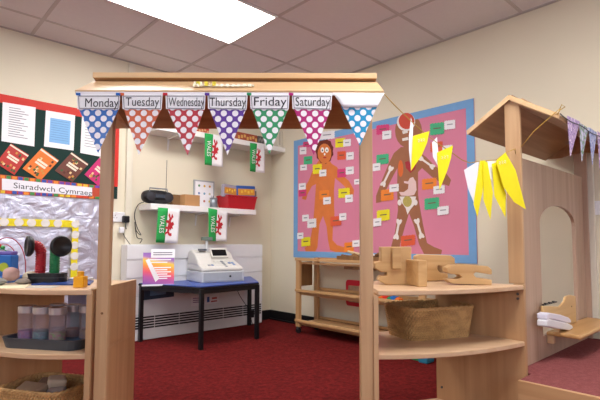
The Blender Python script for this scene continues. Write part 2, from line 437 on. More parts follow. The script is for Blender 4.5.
# card boxes
M_card = plain('brown cardboard', '9C7247', .8); M_card2 = plain('tan cardboard', 'B4875A', .8)
def carton(x0, x1, y0, y1, z, h, label, mat, tape=True):
    t = thing('cardboard_box', label, 'box', ((x0 + x1) / 2, (y0 + y1) / 2, z))
    mb = bx(x0, x1, y0, y1, z, h); mb.build('carton', mat, t, bevel=.002)
    MB().box((x0 - .001, (y0 + y1) / 2 - .02, z + h), (x1 + .001, (y0 + y1) / 2 + .02, z + h + .001)).build('tape', plain('parcel tape', 'C49A63', .3), t)
carton(sx(173.5, 3.80), sx(186, 3.80), 3.82, 3.92, LZ, .105, 'darker small cardboard box behind and beside the stereo', plain('dull cardboard', '7C5B3A', .8))
carton(sx(185.5, 3.72), sx(200.5, 3.72), 3.73, 3.86, LZ, .105, 'tan cardboard box in the middle of the lower shelf', M_card2)
# picture chart
x0, x1 = sx(194, 3.90), sx(214.5, 3.90); z1 = ony(3.9, 200, 180).z
t = thing('picture_chart', 'white framed chart of small pictures leaning on the wall above the lower shelf', 'picture', ((x0 + x1) / 2, 3.9, LZ))
MB().box((x0, 3.905, LZ), (x1, 3.92, z1)).build('frame', plain('grey frame', 'A9ACB0', .4), t, bevel=.002)
MB().box((x0 + .014, 3.903, LZ + .014), (x1 - .014, 3.9055, z1 - .014)).build('sheet', M_paper, t)
cols = ['4F8A5B', 'D2A63A', 'C98F4A', '6C7FB0', '7BA0B8', 'C9C0A0', '5E9C7F', 'B8665A', 'D2C14A']
for r in range(3):
    for k in range(3):
        cx_ = x0 + (x1 - x0) * (.24 + .26 * k); cz = LZ + (z1 - LZ) * (.8 - .27 * r)
        MB().lathe([(0, 0), (.012, 0), (.012, .001), (0, .001)], (cx_, 3.903, cz), 10, (0, -1, 0)).build('small_picture', plain('chart dab %d' % (r * 3 + k), cols[r * 3 + k], .6), t)
# grey pot
q = ony(3.80, 213.5, 205); c = Vector((q.x, 3.80, LZ))
t = thing('pen_pot', 'small grey metal pot standing in front of the picture chart', 'pot', c)
MB().lathe([(0, .002), (.036, 0), (.038, .1), (.034, .1), (.033, .006), (0, .006)], c, 20).build('pot', plain('grey pot metal', '8E959D', .35, .6), t, smooth=True)
for k in range(3): MB().tube([c + Vector((.01 * k - .01, 0, .02)), c + Vector((.02 * k - .02, .01, .12))], .004, 6).build('pen', plain('pen %d' % k, ['B8BCC2', '4B5A78', 'E0E0E0'][k], .4), t)
# red crate
x0, x1 = sx(218, 3.90), sx(256.5, 3.73) - .005; 
t = thing('red_crate', 'red plastic crate filled with packets at the right end of the lower shelf', 'crate', ((x0 + x1) / 2, 3.8, LZ))
M_red = plain('red plastic', 'B5202A', .35)
mb = MB(); h = .128; y0, y1 = 3.72, 3.92; i_ = .018
bot = [(x0 + i_, y0 + i_), (x1 - i_, y0 + i_), (x1 - i_, y1 - i_), (x0 + i_, y1 - i_)]; top = [(x0, y0), (x1, y0), (x1, y1), (x0, y1)]
v0 = [mb.v((x, y, LZ)) for x, y in bot]; v1 = [mb.v((x, y, LZ + h)) for x, y in top]; mb.bm.faces.new(v0)
for k in range(4): mb.bm.faces.new((v0[k], v0[(k + 1) % 4], v1[(k + 1) % 4], v1[k]))
mb.build('tub', M_red, t, solid=.004)
mb = MB(); r = .012
mb.tube([(x0, y0, LZ + h), (x1, y0, LZ + h), (x1, y1, LZ + h), (x0, y1, LZ + h)], .009, 6, closed=True); mb.build('rim', M_red, t)
def packet(name, label, px0, px1, y, z, h, c1, c2, tilt=0, th=.05):
    x0, x1 = sx(px0, y), sx(px1, y); c = Vector(((x0 + x1) / 2, y, z)); t = thing(name, label, 'packet', c, 0)
    R = Matrix.Rotation(tilt, 3, 'Y')
    MB().box((x0, y - th / 2, z), (x1, y + th / 2, z + h), R).build('packet', plain(c1 + ' wrapper', c1, .35), t, bevel=.008)
    m2 = MB().box((x0 + .012, y - th / 2 - .0015, z + h * .25), (x1 - .012, y - th / 2 + .001, z + h * .75), R); m2.build('printed_panel', plain(c2 + ' print', c2, .4), t)
    m3 = MB()
    for k in range(4):
        xx = x0 + (x1 - x0) * (.2 + .18 * k); m3.box((xx, y - th / 2 - .0025, z + h * (.4 + .1 * (k % 2))), (xx + (x1 - x0) * .1, y - th / 2 - .001, z + h * (.6 + .08 * (k % 2))), R)
    m3.build('print_mark', plain('packet print', 'E9C24A' if k % 2 else 'F0EDE4', .4), t)
packet('food_packet', 'silver and orange packet lying in the left half of the red crate', 222, 236, 3.79, LZ + .115, .125, '9891A0', 'C78838', .06)
packet('food_packet', 'blue and yellow packet sticking out of the red crate, right half', 235.5, 254, 3.78, LZ + .115, .13, '2B57A6', 'D99A3A', -.05)
packet('food_packet', 'pale packet lying behind the blue one at the back of the red crate', 238, 256, 3.87, LZ + .11, .14, 'C9C4BA', '7D6D5A', .02, .04)
# upper shelf
def box_on_upper(px0, px1, h, y, label, c1, c2, name='storage_box'):
    x0, x1 = sx(px0, y, 135), sx(px1, y, 135); t = thing(name, label, 'box', ((x0 + x1) / 2, y + .07, UZ))
    MB().box((x0, y, UZ), (x1, y + .14, UZ + h)).build('box', plain(c1 + ' board', c1, .5), t, bevel=.002)
    m2 = MB(); n = 7
    for k in range(n):
        a_ = x0 + (x1 - x0) * (k + .15) / n; m2.box((a_, y - .0015, UZ + h * (.25 + .12 * (k % 3))), (a_ + (x1 - x0) / n * .7, y + .001, UZ + h * (.62 + .1 * (k % 3))))
    m2.build('printed_panel', plain(c2 + ' print', c2, .5), t)
box_on_upper(190, 209, .06, 3.76, 'red topped box on the upper shelf behind the Wednesday and Thursday bunting flags', 'B33328', 'C9A070')
box_on_upper(237.5, 257.5, .09, 3.76, 'flat patterned brown and red game box on the upper shelf', '9E4A35', 'D3A45C')
box_on_upper(258.5, 264.5, .085, 3.74, 'dark small box beside the patterned game box on the upper shelf', '55504E', '8A8580')
x0, x1 = sx(277, 3.76, 135), WX - .004
t = thing('box_file', 'cream box file at the corner end of the upper shelf', 'box file', ((x0 + x1) / 2, 3.85, UZ))
MB().box((x0, 3.74, UZ), (x1, 3.92, UZ + .2)).build('case', plain('cream file board', 'D6D0C0', .5), t, bevel=.003)
MB().box((x0 + .02, 3.738, UZ + .03), (x0 + .026, 3.741, UZ + .17)).build('lid_seam', plain('grey seam', '8B877E', .5), t)

# ------------------------------------------------------------------ half-hexagon table with blue top
TZ = .49
tp = [Vector((1.66, 3.785)), Vector((1.89, 3.155)), Vector((2.49, 3.19)), Vector((2.85, 3.785))]
t = thing('childrens_table', 'low blue topped table with black edge and legs in front of the heater', 'table', (2.25, 3.5, 0))
MB().prism([(p.x, p.y, TZ - .022) for p in tp], (0, 0, .016)).build('edge_band', plain('black table edge', '17171B', .4), t, bevel=.004)
ctr = sum(tp, Vector((0, 0))) / 4
MB().prism([(*(ctr + (p - ctr) * .988), TZ - .006) for p in tp], (0, 0, .006)).build('table_top', plain('blue laminate', '27499C', .3, noise=.12, scale=90), t)
M_leg = plain('black steel leg', '121216', .35)
ins = [ctr + (p - ctr) * .955 for p in tp]
for a, b_ in zip(ins, ins[1:] + ins[:1]):
    d = (b_ - a).normalized(); nn = Vector((-d.y, d.x)) * .01
    MB().prism([(*(a + nn), TZ - .06), (*(b_ + nn), TZ - .06), (*(b_ - nn), TZ - .06), (*(a - nn), TZ - .06)], (0, 0, .038)).build('rail', M_leg, t)
for p in ins: MB().box((p.x - .016, p.y - .016, 0), (p.x + .016, p.y + .016, TZ - .022)).build('leg', M_leg, t, bevel=.003)

# cash register
RA = math.radians(-8.8); ro = Vector((2.055, 3.41, TZ))
RM = Matrix.Translation(ro) @ Matrix.Rotation(RA, 4, 'Z')
t = thing('cash_register', 'pale grey electronic cash register on the blue table', 'cash register', ro, RA)
M_reg = plain('register grey', 'C8CBCE', .45, noise=.02); M_reg2 = plain('register cream', 'D2D0CA', .45, noise=.02)
MB(RM).box((0, 0, 0), (.395, .385, .094)).build('cash_drawer', M_reg, t, bevel=.006)
dr = MB(RM).box((.01, -.004, .012), (.375, .002, .086)).build('drawer_front', plain('drawer grey', 'A8ADB2', .4), t, bevel=.002)
MB(RM).lathe([(0, 0), (.009, 0), (.009, .006), (0, .006)], (.255, -.004, .05), 12, (0, -1, 0)).build('lock', plain('dark lock', '303236', .3, .7), dr)
prof = [(.0, .097), (.0, .122), (.20, .19), (.24, .235), (.30, .262), (.355, .25), (.365, .10)]
MB(RM).prism([(.004, y + .01, z) for y, z in prof], (.385, 0, 0)).build('body', M_reg2, t, bevel=.01)
MB(RM).prism([(0, y + .01, z) for y, z in [(.07, .14), (.11, .19), (.18, .245), (.27, .28), (.34, .26), (.35, .15)]], (.14, 0, 0)).build('printer_cover', M_reg2, t, bevel=.014, bseg=3)
MB(RM).box((.05, .20, .27), (.12, .24, .287)).build('paper_slot', plain('grey slot', '5C6066', .5), t)
def slope(u0, u1, v0, v1, zlift=.0015, th=.004):
    """quad on the sloped key deck; v is 0..1 from front edge to the back"""
    pt = lambda v: (Vector((0, .01 + .0, .115)) * (1 - v) + Vector((0, .19, .185)) * v)
    a, b_ = pt(v0), pt(v1); n_ = Vector((0, -.322, .947))
    return [Vector((u0, a.y, a.z)) + n_ * zlift, Vector((u1, a.y, a.z)) + n_ * zlift, Vector((u1, b_.y, b_.z)) + n_ * zlift, Vector((u0, b_.y, b_.z)) + n_ * zlift], n_ * th
kcol = ['D9D8D2', '6F8FBF', 'C2564E', 'D9D8D2', 'D9D8D2', '7C8088', 'D9D8D2', 'D9D8D2', '4E6FA8', '6F8FBF']
for r in range(4):
    for k in range(10):
        q, n_ = slope(.05 + k * .03, .073 + k * .03, .12 + r * .2, .26 + r * .2)
        c = kcol[(k * 3 + r * 2) % 10] if (k in (1, 2, 8, 9)) else ('7E838B' if k == 6 else 'D9D8D2')
        MB(RM).prism(q, n_).build('key', plain('register key ' + c, c, .4), t)
MB(RM).prism([(.17, .215, .20), (.34, .215, .20), (.34, .275, .285), (.17, .275, .285)], (0, -.01, .012)).build('display_bezel', M_reg2, t, bevel=.004)
MB(RM).prism([(.185, .2145, .221), (.325, .2145, .221), (.325, .2535, .2762), (.185, .2535, .2762)], (0, -.002, .0025)).build('display', plain('black display', '0C0E12', .1), t)
MB(RM).lathe([(.013, 0), (.013, .13), (0, .13)], (.16, .30, .25), 12).build('pole', M_reg, t)
MB(RM).box((.11, .28, .36), (.21, .32, .395)).build('customer_display', plain('grey green display', '6F7F76', .3), t, bevel=.005)

# leaflet holder with bright sheet
a, b_ = ony(3.60, 142.5, 284), ony(3.50, 174.0, 284)
d = Vector((b_.x - a.x, b_.y - a.y, 0)); wdt = d.length; ang = math.atan2(d.y, d.x)
HM = Matrix.Translation((a.x, a.y, TZ)) @ Matrix.Rotation(ang, 4, 'Z') @ Matrix.Rotation(math.radians(-12), 4, 'X')
t = thing('leaflet_stand', 'standing leaflet with purple, orange and pink sheet on the left of the blue table', 'leaflet', (a.x, a.y, TZ), ang)
def rainbow():
    mt, n, b = nt('rainbow sheet'); L = n.links; tc = N(n, 'ShaderNodeUVMap'); sp = N(n, 'ShaderNodeSeparateXYZ'); L.new(tc.outputs[0], sp.inputs[0])
    ad = N(n, 'ShaderNodeMath', operation='MULTIPLY_ADD'); ad.inputs[1].default_value = .18; L.new(sp.outputs[0], ad.inputs[0]); L.new(sp.outputs[1], ad.inputs[2])
    cr = N(n, 'ShaderNodeValToRGB'); e = cr.color_ramp.elements
    e[0].position = 0; e[0].color = lin('6F4FA0'); e[1].position = 1; e[1].color = lin('8A5CB0')
    for p_, c_ in ((.25, 'B0509A'), (.42, 'E0506A'), (.6, 'EE8A3A'), (.78, 'F2C33E'), (.9, '9C6CB4')):
        x = e.new(p_); x.color = lin(c_)
    L.new(ad.outputs[0], cr.inputs[0]); L.new(cr.outputs[0], b.inputs['Base Color']); b.inputs['Roughness'].default_value = .35
    return mt
hh = .265
MB(HM).box((0, 0, 0), (wdt, .004, hh)).build('sheet', rainbow(), t, uvf=lambda p: (p.x / wdt, p.z / hh))
mb = MB(HM)
for k in range(8):
    z = .17 - .018 * k if k > 1 else .2 - .022 * k
    x = .02 + .012 * k; mb.box((wdt * .18 + .006 * k, -.0012, z), (wdt * (.78 if k % 2 else .9), .001, z + .009))
mb.prism([(.02, -.0012, .20), (.045, -.0012, .215), (.13, -.0012, .05), (.1, -.0012, .02)], (0, .002, 0))
mb.build('white_text_lines', M_paper, t)
MB(HM).box((wdt * .25, -.003, hh - .045), (wdt * 1.02, -.001, hh + .03)).build('heading_card', M_paper, t)
mb = MB(HM)
for k in range(2): mb.box((wdt * .32, -.0045, hh - .005 - .018 * k), (wdt * .94, -.0028, hh + .002 - .018 * k))
mb.build('heading_lines', plain('grey print', '6A6A78', .6), t)
MB(HM).box((-.006, -.004, -.012), (wdt + .006, .05, .001)).build('foot', plain('clear plastic foot', 'D5DBE2', .15), t)

# papers stuck low on the heater, cable and adaptor under the table
def onheat(px, name, label, mat, cat='paper', off=.003, kids=()):
    P = [ony(HY - off, *p) for p in px]; c = sum(P, Vector()) / len(P)
    t = thing(name, label, cat, c); MB().prism(P, (0, .0012, 0)).build('sheet', mat, t)
    for q, nm, mt in kids: MB().prism([ony(HY - off - .001, *p) for p in q], (0, .001, 0)).build(nm, mt, t)
onheat([(142, 289), (174, 287), (174, 296.5), (142, 300.5)], 'blue_card', 'dark blue card fixed to the heater below the leaflet stand', plain('dark blue card', '2A4156', .5), kids=[([(150, 290), (166, 289), (166, 294), (150, 296)], 'picture_panel', plain('steel blue print', '5F88A8', .5))])
onheat([(191, 296), (202, 295), (202, 305), (191, 306.5)], 'notice', 'small white notice with purple lines on the heater under the table', M_paper, kids=[([(193, 298 + 2 * k), (200, 297.6 + 2 * k), (200, 298.4 + 2 * k), (193, 298.8 + 2 * k)], 'print_line', plain('purple print', '7A5A8A', .6)) for k in range(3)])
onheat([(205, 295), (219, 293.5), (219, 302.5), (205, 304.5)], 'notice', 'small white notice with a blue figure and red blocks on the heater under the table', M_paper, kids=[([(207, 297), (209.5, 296.7), (209.5, 302), (207, 302.4)], 'blue_mark', plain('blue print', '3C5C9A', .6)), ([(212, 297.5), (217, 297), (217, 298.6), (212, 299.2)], 'red_mark', plain('red print', 'B04040', .6)), ([(211, 301), (217, 300.2), (217, 301.4), (211, 302.2)], 'red_mark', plain('red print', 'B04040', .6))])
q = ony(3.77, 251, 313)
cable('register_cable', [ony(3.75, 236, 287), ony(3.77, 240, 296), ony(3.785, 246, 305), ony(3.785, 250, 309), q], .003, 'thin black cable hanging down behind the table from the cash register')
t = thing('power_adaptor', 'black power adaptor hanging against the heater under the table corner', 'adaptor', q)
MB().box(q + Vector((-.028, -.02, -.045)), q + Vector((.028, .02, .03))).build('body', M_black, t, bevel=.006)
MB().tube([q + Vector((0, 0, -.04)), q + Vector((.01, 0, -.09)), q + Vector((.03, 0, -.13))], .003).build('lead', M_black, t)

# ------------------------------------------------------------------ red notice board on the back wall
def pa(x, y, off=0): return ony(WY - off, x, y)
BT, BB_ = 1.925, 1.205; BR = 1.52; BL = -.1
t = thing('notice_board', 'dark green notice board with a red border on the back wall', 'notice board', ((BL + BR) / 2, WY - .01, BB_))
MB().box((BL, WY - .008, BB_), (BR, WY - .0005, BT)).build('felt', plain('dark green felt', '16332E', .9), t)
M_rb = plain('red border card', 'C82A1E', .6)
for a, b_ in (((BL, BT - .065), (BR, BT)), ((BL, 1.31), (BL + .05, BT - .065)), ((BR - .045, 1.31), (BR, BT - .065))):
    MB().box((a[0], WY - .012, a[1]), (b_[0], WY - .0085, b_[1])).build('border', M_rb, t)
def sheet(t, px, mat, name='sheet', off=.013, th=.0012):
    return MB().prism([pa(x, y, off) for x, y in px], (0, th, 0)).build(name, mat, t)
def onboard(name, label, cat, px, mat, off=.0135):
    P = [pa(x, y, off) for x, y in px]; c = sum(P, Vector()) / len(P); t = thing(name, label, cat, c); sheet(t, px, mat, off=off); return t
def bil(q, u, v):
    return tuple((q[0][i] * (1 - u) + q[1][i] * u) * (1 - v) + (q[3][i] * (1 - u) + q[2][i] * u) * v for i in (0, 1))
def sub(q, u0, v0, u1, v1): return [bil(q, u0, v0), bil(q, u1, v0), bil(q, u1, v1), bil(q, u0, v1)]
M_ink = plain('grey ink', '8A8A94', .7); M_blank = plain('pale blue chart', '7EB0DE', .6)
q = [(2.7, 102), (35.7, 107.4), (34.3, 146.5), (1.4, 141)]
t = onboard('notice_sheet', 'white page of close printed lines at the left of the green notice board', 'paper', q, M_paper)
for k in range(13): sheet(t, sub(q, .2, .1 + .06 * k, .55 + .3 * ((k * 7) % 5) / 5, .118 + .06 * k), M_ink, 'print_line', .0145, .0005)
q = [(46, 110.3), (75.2, 115.3), (73.6, 150.5), (44, 146.3)]
t = onboard('notice_sheet', 'white page with a pale blue table, middle of the green notice board', 'paper', q, M_paper)
sheet(t, sub(q, .16, .18, .86, .86), M_blank, 'blue_table', .0145, .0005)
for k in range(9): sheet(t, sub(q, .2, .24 + .065 * k, .8, .25 + .065 * k), plain('blue ink', '5A84B8', .6), 'print_line', .0152, .0004)
q = [(82, 117), (112, 122.5), (110, 158), (80, 147.5)]
q = [(82, 117), (112, 122.2), (110.5, 158.5), (80.3, 152.8)]
t = onboard('notice_sheet', 'white page on the notice board half hidden by the Monday bunting flag', 'paper', q, M_paper)
for k in range(10): sheet(t, sub(q, .12, .1 + .075 * k, .8, .115 + .075 * k), M_ink, 'print_line', .0145, .0005)
leaf = [([(11, 143.5), (29, 155), (14.5, 175), (-4, 163)], 'B8322C', 'red'), ([(41.8, 148), (59, 160.4), (40.5, 180.5), (22.5, 168.5)], 'DB7426', 'orange'),
        ([(72, 152), (88.7, 163.8), (72.5, 182), (54.8, 170.5)], '6B3A2E', 'brown'), ([(101, 156), (113.5, 167), (98.5, 186), (84.5, 174.5)], 'C22A6E', 'pink')]
cl = plain('leaflet cream', 'E8DCC8', .5)
for i, (q, c, nm) in enumerate(leaf):
    t = onboard('leaflet', '%s leaflet with food pictures pinned at a slant on the notice board' % nm, 'leaflet', q, plain('leaflet ' + nm, c, .4), .016)
    sheet(t, sub(q, 0, .03, 1, .09), cl, 'white_band', .0172, .0005)
    rnd = random.Random(i)
    for k in range(16):
        u, v = rnd.uniform(.06, .86), rnd.choice([rnd.uniform(.14, .32), rnd.uniform(.62, .86)])
        sheet(t, sub(q, u, v, u + .1, v + .09), plain('food print %d' % (k % 4), ['E0C690', '5A2A1A', 'C88A40', '3F5A30'][k % 4], .5), 'food_picture', .0172 + .00005 * k, .0005)
    for k in range(2): sheet(t, sub(q, .22, .38 + .11 * k, .78, .46 + .11 * k), cl, 'title_line', .0185, .0005)
# multicoloured banner with the Welsh heading
q = [(-30, 170.6), (97.5, 185.2), (97.5, 199), (-30, 191)]
q = [(-30, 171), (112, 187), (112, 200), (-30, 191.6)]
t = thing('banner', 'white banner with coloured brick border reading Siaradwch Cymraeg', 'sign', pa(40, 190))
sheet(t, q, plain('brick border red', 'B8452E', .6), 'border', .018, .002)
rnd = random.Random(3); bc = ['D8B62E', '2F4FA8', 'C8452E', '3E8A4A', 'E0862E', '6A3FA0']
for k in range(24):
    u = (k + .15) / 24
    for v, w_ in ((.02, .17), (.82, .17)):
        c = bc[rnd.randrange(6)]; sheet(t, sub(q, u, v, u + .032, v + w_), plain('brick ' + c, c, .6), 'coloured_brick', .0192, .0006)
sheet(t, sub(q, .225, .2, .86, .81), plain('banner white', 'E6E4EC', .5), 'label_strip', .0205, .001)
mb = MB(); o0, o1, o2 = pa(13.5, 188, .0215), pa(92, 195.6, .0215), pa(13.5, 182, .0215)
text_into(mb, 'Siaradwch Cymraeg', o0, o1 - o0, (0, 0, 1), (o1 - o0).length, .042, .0)
mb.build('lettering', plain('dark lettering', '2A2A3A', .5), t, recalc=False)
# crinkled foil
def foil():
    mt, n, b = nt('silver foil'); b.inputs['Metallic'].default_value = .75; b.inputs['Roughness'].default_value = .33; b.inputs['Base Color'].default_value = lin('D4D6EA')
    L = n.links; tc = N(n, 'ShaderNodeTexCoord'); v = N(n, 'ShaderNodeTexVoronoi'); v.inputs['Scale'].default_value = 14
    ns = N(n, 'ShaderNodeTexNoise'); ns.inputs['Scale'].default_value = 7; ns.inputs['Detail'].default_value = 6; ns.inputs['Distortion'].default_value = 1.5
    L.new(tc.outputs['Object'], ns.inputs['Vector']); L.new(ns.outputs['Color'], v.inputs['Vector'])
    bp = N(n, 'ShaderNodeBump'); bp.inputs['Strength'].default_value = .45; bp.inputs['Distance'].default_value = .04
    L.new(ns.outputs['Fac'], bp.inputs['Height']); L.new(bp.outputs['Normal'], b.inputs['Normal']); return mt
fx0, fx1, fz0, fz1 = -.1, 1.395, .12, 1.20; rnd = random.Random(11)
K = [(rnd.uniform(6, 30), rnd.uniform(6, 30), rnd.uniform(0, 6), rnd.uniform(.3, 1)) for _ in range(9)]
def fy(x, z): return .006 + .0035 * abs(sum(a * math.sin(p * x + q_ * z + r) for p, q_, r, a in K)) / 1.5
mb = MB(); mb.grid(lambda i, j: (fx0 + (fx1 - fx0) * i / 90, WY - fy(fx0 + (fx1 - fx0) * i / 90, fz0 + (fz1 - fz0) * j / 50), fz0 + (fz1 - fz0) * j / 50), 91, 51)
tag(mb.build('foil_sheet', foil(), solid=.0006), 'crinkled silver foil sheet covering the wall under the notice board', 'foil')
# yellow tape frame with paper discs
t = thing('tape_frame', 'yellow tape frame with white paper discs stuck on the foil', 'tape frame', pa(75, 250, .03))
M_yel = plain('yellow tape', 'E3D21E', .5); M_doil = plain('white paper disc', 'DEDAD6', .6)
zt0, zt1 = pa(40, 219.4, .03).z, pa(40, 226.6, .03).z; xr0, xr1 = pa(71.8, 240, .03).x, pa(78.3, 240, .03).x
MB().box((fx0, WY - .028, zt1), (xr1, WY - .026, zt0)).build('tape_strip', M_yel, t)
MB().box((xr0, WY - .028, .45), (xr1, WY - .026, zt1)).build('tape_strip', M_yel, t)
zc = (zt0 + zt1) / 2; xc = (xr0 + xr1) / 2
pts = [(pa(px, 223, .03).x, zc) for px in (4, 19, 31.5, 45.5, 58)] + [(xc, zc)] + [(xc, zc - .085 * k) for k in range(1, 5)]
for x, z in pts: MB().lathe([(0, 0), (.031, 0), (.031, .0015), (0, .0015)], (x, WY - .028, z), 14, (0, -1, 0)).build('paper_disc', M_doil, t)

# ------------------------------------------------------------------ body display on the right wall
def pb(x, y, off=0): return onx(WX - off, x, y)
t = thing('display_board', 'large pink display board with a blue border on the right wall', 'display board', (WX - .01, 2.56, .685))
Y1, Y2, Z1, Z2 = 3.556, 1.565, .684, 1.913
MB().box((WX - .006, Y2, Z1), (WX - .0005, Y1, Z2)).build('backing_paper', plain('pink backing paper', 'D2809A', .75, noise=.05, scale=4, bump=.2, bscale=6), t)
M_bb = plain('blue border paper', '72A2D2', .7); bw = .062
MB().box((WX - .009, Y2, Z2 - bw), (WX - .0065, Y1, Z2)).build('border', M_bb, t)
MB().box((WX - .009, Y2, Z1), (WX - .0065, Y1, Z1 + bw)).build('border', M_bb, t)
MB().box((WX - .009, Y1 - bw, Z1 + bw), (WX - .0065, Y1, Z2 - bw)).build('border', M_bb, t)
MB().box((WX - .009, Y2, Z1 + bw), (WX - .0065, Y2 + bw, Z2 - bw)).build('border', M_bb, t)
def cut(t, px, mat, name, off, th=.0008):
    off = .0065 + (off - .006) * .42
    return MB().prism([pb(x, y, off) for x, y in px], (th, 0, 0)).build(name, mat, t)
def ell(cx, cy, rx, ry, n=18, jag=0):
    return [(cx + rx * math.cos(2 * PI * k / n) * (1 + jag * ((k % 2) * 2 - 1)), cy + ry * math.sin(2 * PI * k / n) * (1 + jag * ((k % 2) * 2 - 1))) for k in range(n)]
M_or = plain('orange paper', 'D5783A', .7, noise=.12, scale=14); M_hair = plain('auburn yarn', '6E2A1C', .8, noise=.3)
t = thing('paper_figure', 'life size orange paper body with auburn hair on the left of the pink board', 'wall figure', pb(325, 250, .01))
body = [(319, 160), (329, 160), (332, 164), (337, 167), (341, 174), (349, 181), (354, 190), (353, 198), (349, 198), (348, 190), (341, 183), (335, 178), (334, 190), (334, 205), (334.5, 214), (333, 224), (332.5, 240), (337, 245), (347, 248), (351, 252), (338, 253), (330, 250), (328, 240), (326.5, 226), (323, 216), (319.5, 224), (318, 240), (317.5, 247), (315, 252.5), (306, 252), (304.5, 248), (310, 244), (311, 236), (313, 224), (314, 212), (315, 198), (316, 184), (312, 186), (307.5, 194), (306, 200), (302, 199), (303.5, 190), (309, 180), (312, 172), (315, 166)]
cut(t, body, M_or, 'body', .0085)
cut(t, ell(324.5, 151, 8.8, 12.5, 22, .05), M_hair, 'hair', .0105)
cut(t, ell(324.5, 153.5, 6.8, 10), M_or, 'face', .0125)
M_eye = plain('paper white', 'F0EEEA', .6)
for s_ in (-1, 1): cut(t, ell(324.6 + s_ * 2.2, 150, 1.8, 2.7), M_eye, 'eye', .0145); cut(t, ell(324.6 + s_ * 2.2, 150.3, .6, .9), M_black, 'pupil', .0165)
cut(t, ell(324.8, 157.6, 1.7, .8), plain('lip red', 'B8322C', .6), 'mouth', .0145); cut(t, ell(324.6, 154.2, .8, 1.3), M_eye, 'nose', .0145)
M_br = plain('brown paper', '9C6648', .75, noise=.1, scale=10); M_bone = plain('bone white paper', 'E6DEDA', .6)
t = thing('paper_figure', 'life size brown paper body showing bones and organs on the right of the pink board', 'wall figure', pb(410, 250, .01))
body = [(401, 147), (416, 147), (419, 152), (426, 157), (435, 166), (446, 173), (451, 180), (449, 186), (443, 184), (432, 177), (422, 168), (418, 172), (418, 195), (420, 208), (423, 225), (427, 243), (434, 247), (442, 250), (441, 255), (424, 254), (419, 244), (414, 226), (409, 213), (405, 226), (400, 244), (399, 254), (386, 254), (391, 247), (395, 232), (398, 210), (397, 190), (397.5, 168), (393, 176), (386, 190), (381, 202), (376, 203), (376, 196), (382, 180), (389, 163), (394, 153)]
cut(t, body, M_br, 'body', .0085)
cut(t, ell(408.5, 131, 13.5, 17, 20), M_br, 'head', .0105)
cut(t, ell(406, 122, 9.2, 9.2), M_bone, 'skull', .0125); cut(t, ell(406.5, 121, 7.8, 8.2), plain('brain red', 'C84530', .6), 'brain', .0145)
cut(t, [(402, 131.5), (407, 130), (408, 132.6), (403, 134)], M_bone, 'teeth', .0125); cut(t, [(402, 138.5), (408, 137), (408.5, 140), (402.5, 141)], M_bone, 'teeth', .0125)
def bone(a, b_, w):
    ax, ay = a; bx_, by = b_; L_ = math.hypot(bx_ - ax, by - ay); dx, dy = (bx_ - ax) / L_, (by - ay) / L_; nx, ny = -dy, dx
    pr = [(0, -1.6), (-.6, -.9), (0, 0), (-.6, .9), (0, 1.6), (1.6, 1.3), (2.6, .6), (L_ / w - 2.6, .6), (L_ / w - 1.6, 1.3), (L_ / w, 1.6), (L_ / w + .6, .9), (L_ / w, 0), (L_ / w + .6, -.9), (L_ / w, -1.6), (L_ / w - 1.6, -1.3), (L_ / w - 2.6, -.6), (2.6, -.6), (1.6, -1.3)]
    return [(ax + (dx * u + nx * v) * w, ay + (dy * u + ny * v) * w) for u, v in pr]
for a, b_, w in (((391.5, 167), (382.5, 185.5), 1.7), ((419.5, 157.5), (433.5, 167.5), 1.7), ((399.3, 220), (395.8, 238.5), 1.8), ((416.5, 219.5), (421.8, 237.5), 1.8)):
    cut(t, bone(a, b_, w), M_bone, 'bone', .0125)
cut(t, ell(400.6, 168.5, 2.6, 8.5, 14), plain('lung orange', 'D9682A', .6), 'lung', .0125)
cut(t, [(405, 162), (408, 161), (411, 163), (414, 161), (416.5, 163), (415, 169), (410.5, 173), (406, 168)], plain('heart red', 'A82430', .6), 'heart', .0125)
cut(t, [(410, 178), (413, 177), (416, 182), (416.5, 190), (414, 195), (408, 196), (401, 195.5), (399, 192), (404, 192), (408, 189), (408.5, 184), (404, 183), (404, 181), (408, 181.5)], plain('stomach pink', 'E2C4C2', .6), 'stomach', .0125)
cut(t, [(399.5, 196.5), (416, 196.5), (414, 205), (410, 210), (407.5, 214.5), (405.5, 208), (402, 203)], M_bone, 'pelvis', .0125)
cut(t, ell(407.3, 201.5, 4.5, 5.5), plain('seed yellow', 'B5A65A', .8, noise=.5, scale=120), 'pelvis_fill', .0145)
for s_ in (-1, 1): cut(t, ell(407.5 + s_ * 8, 202.5, 2, 3), M_bone, 'hip_bone', .0148)
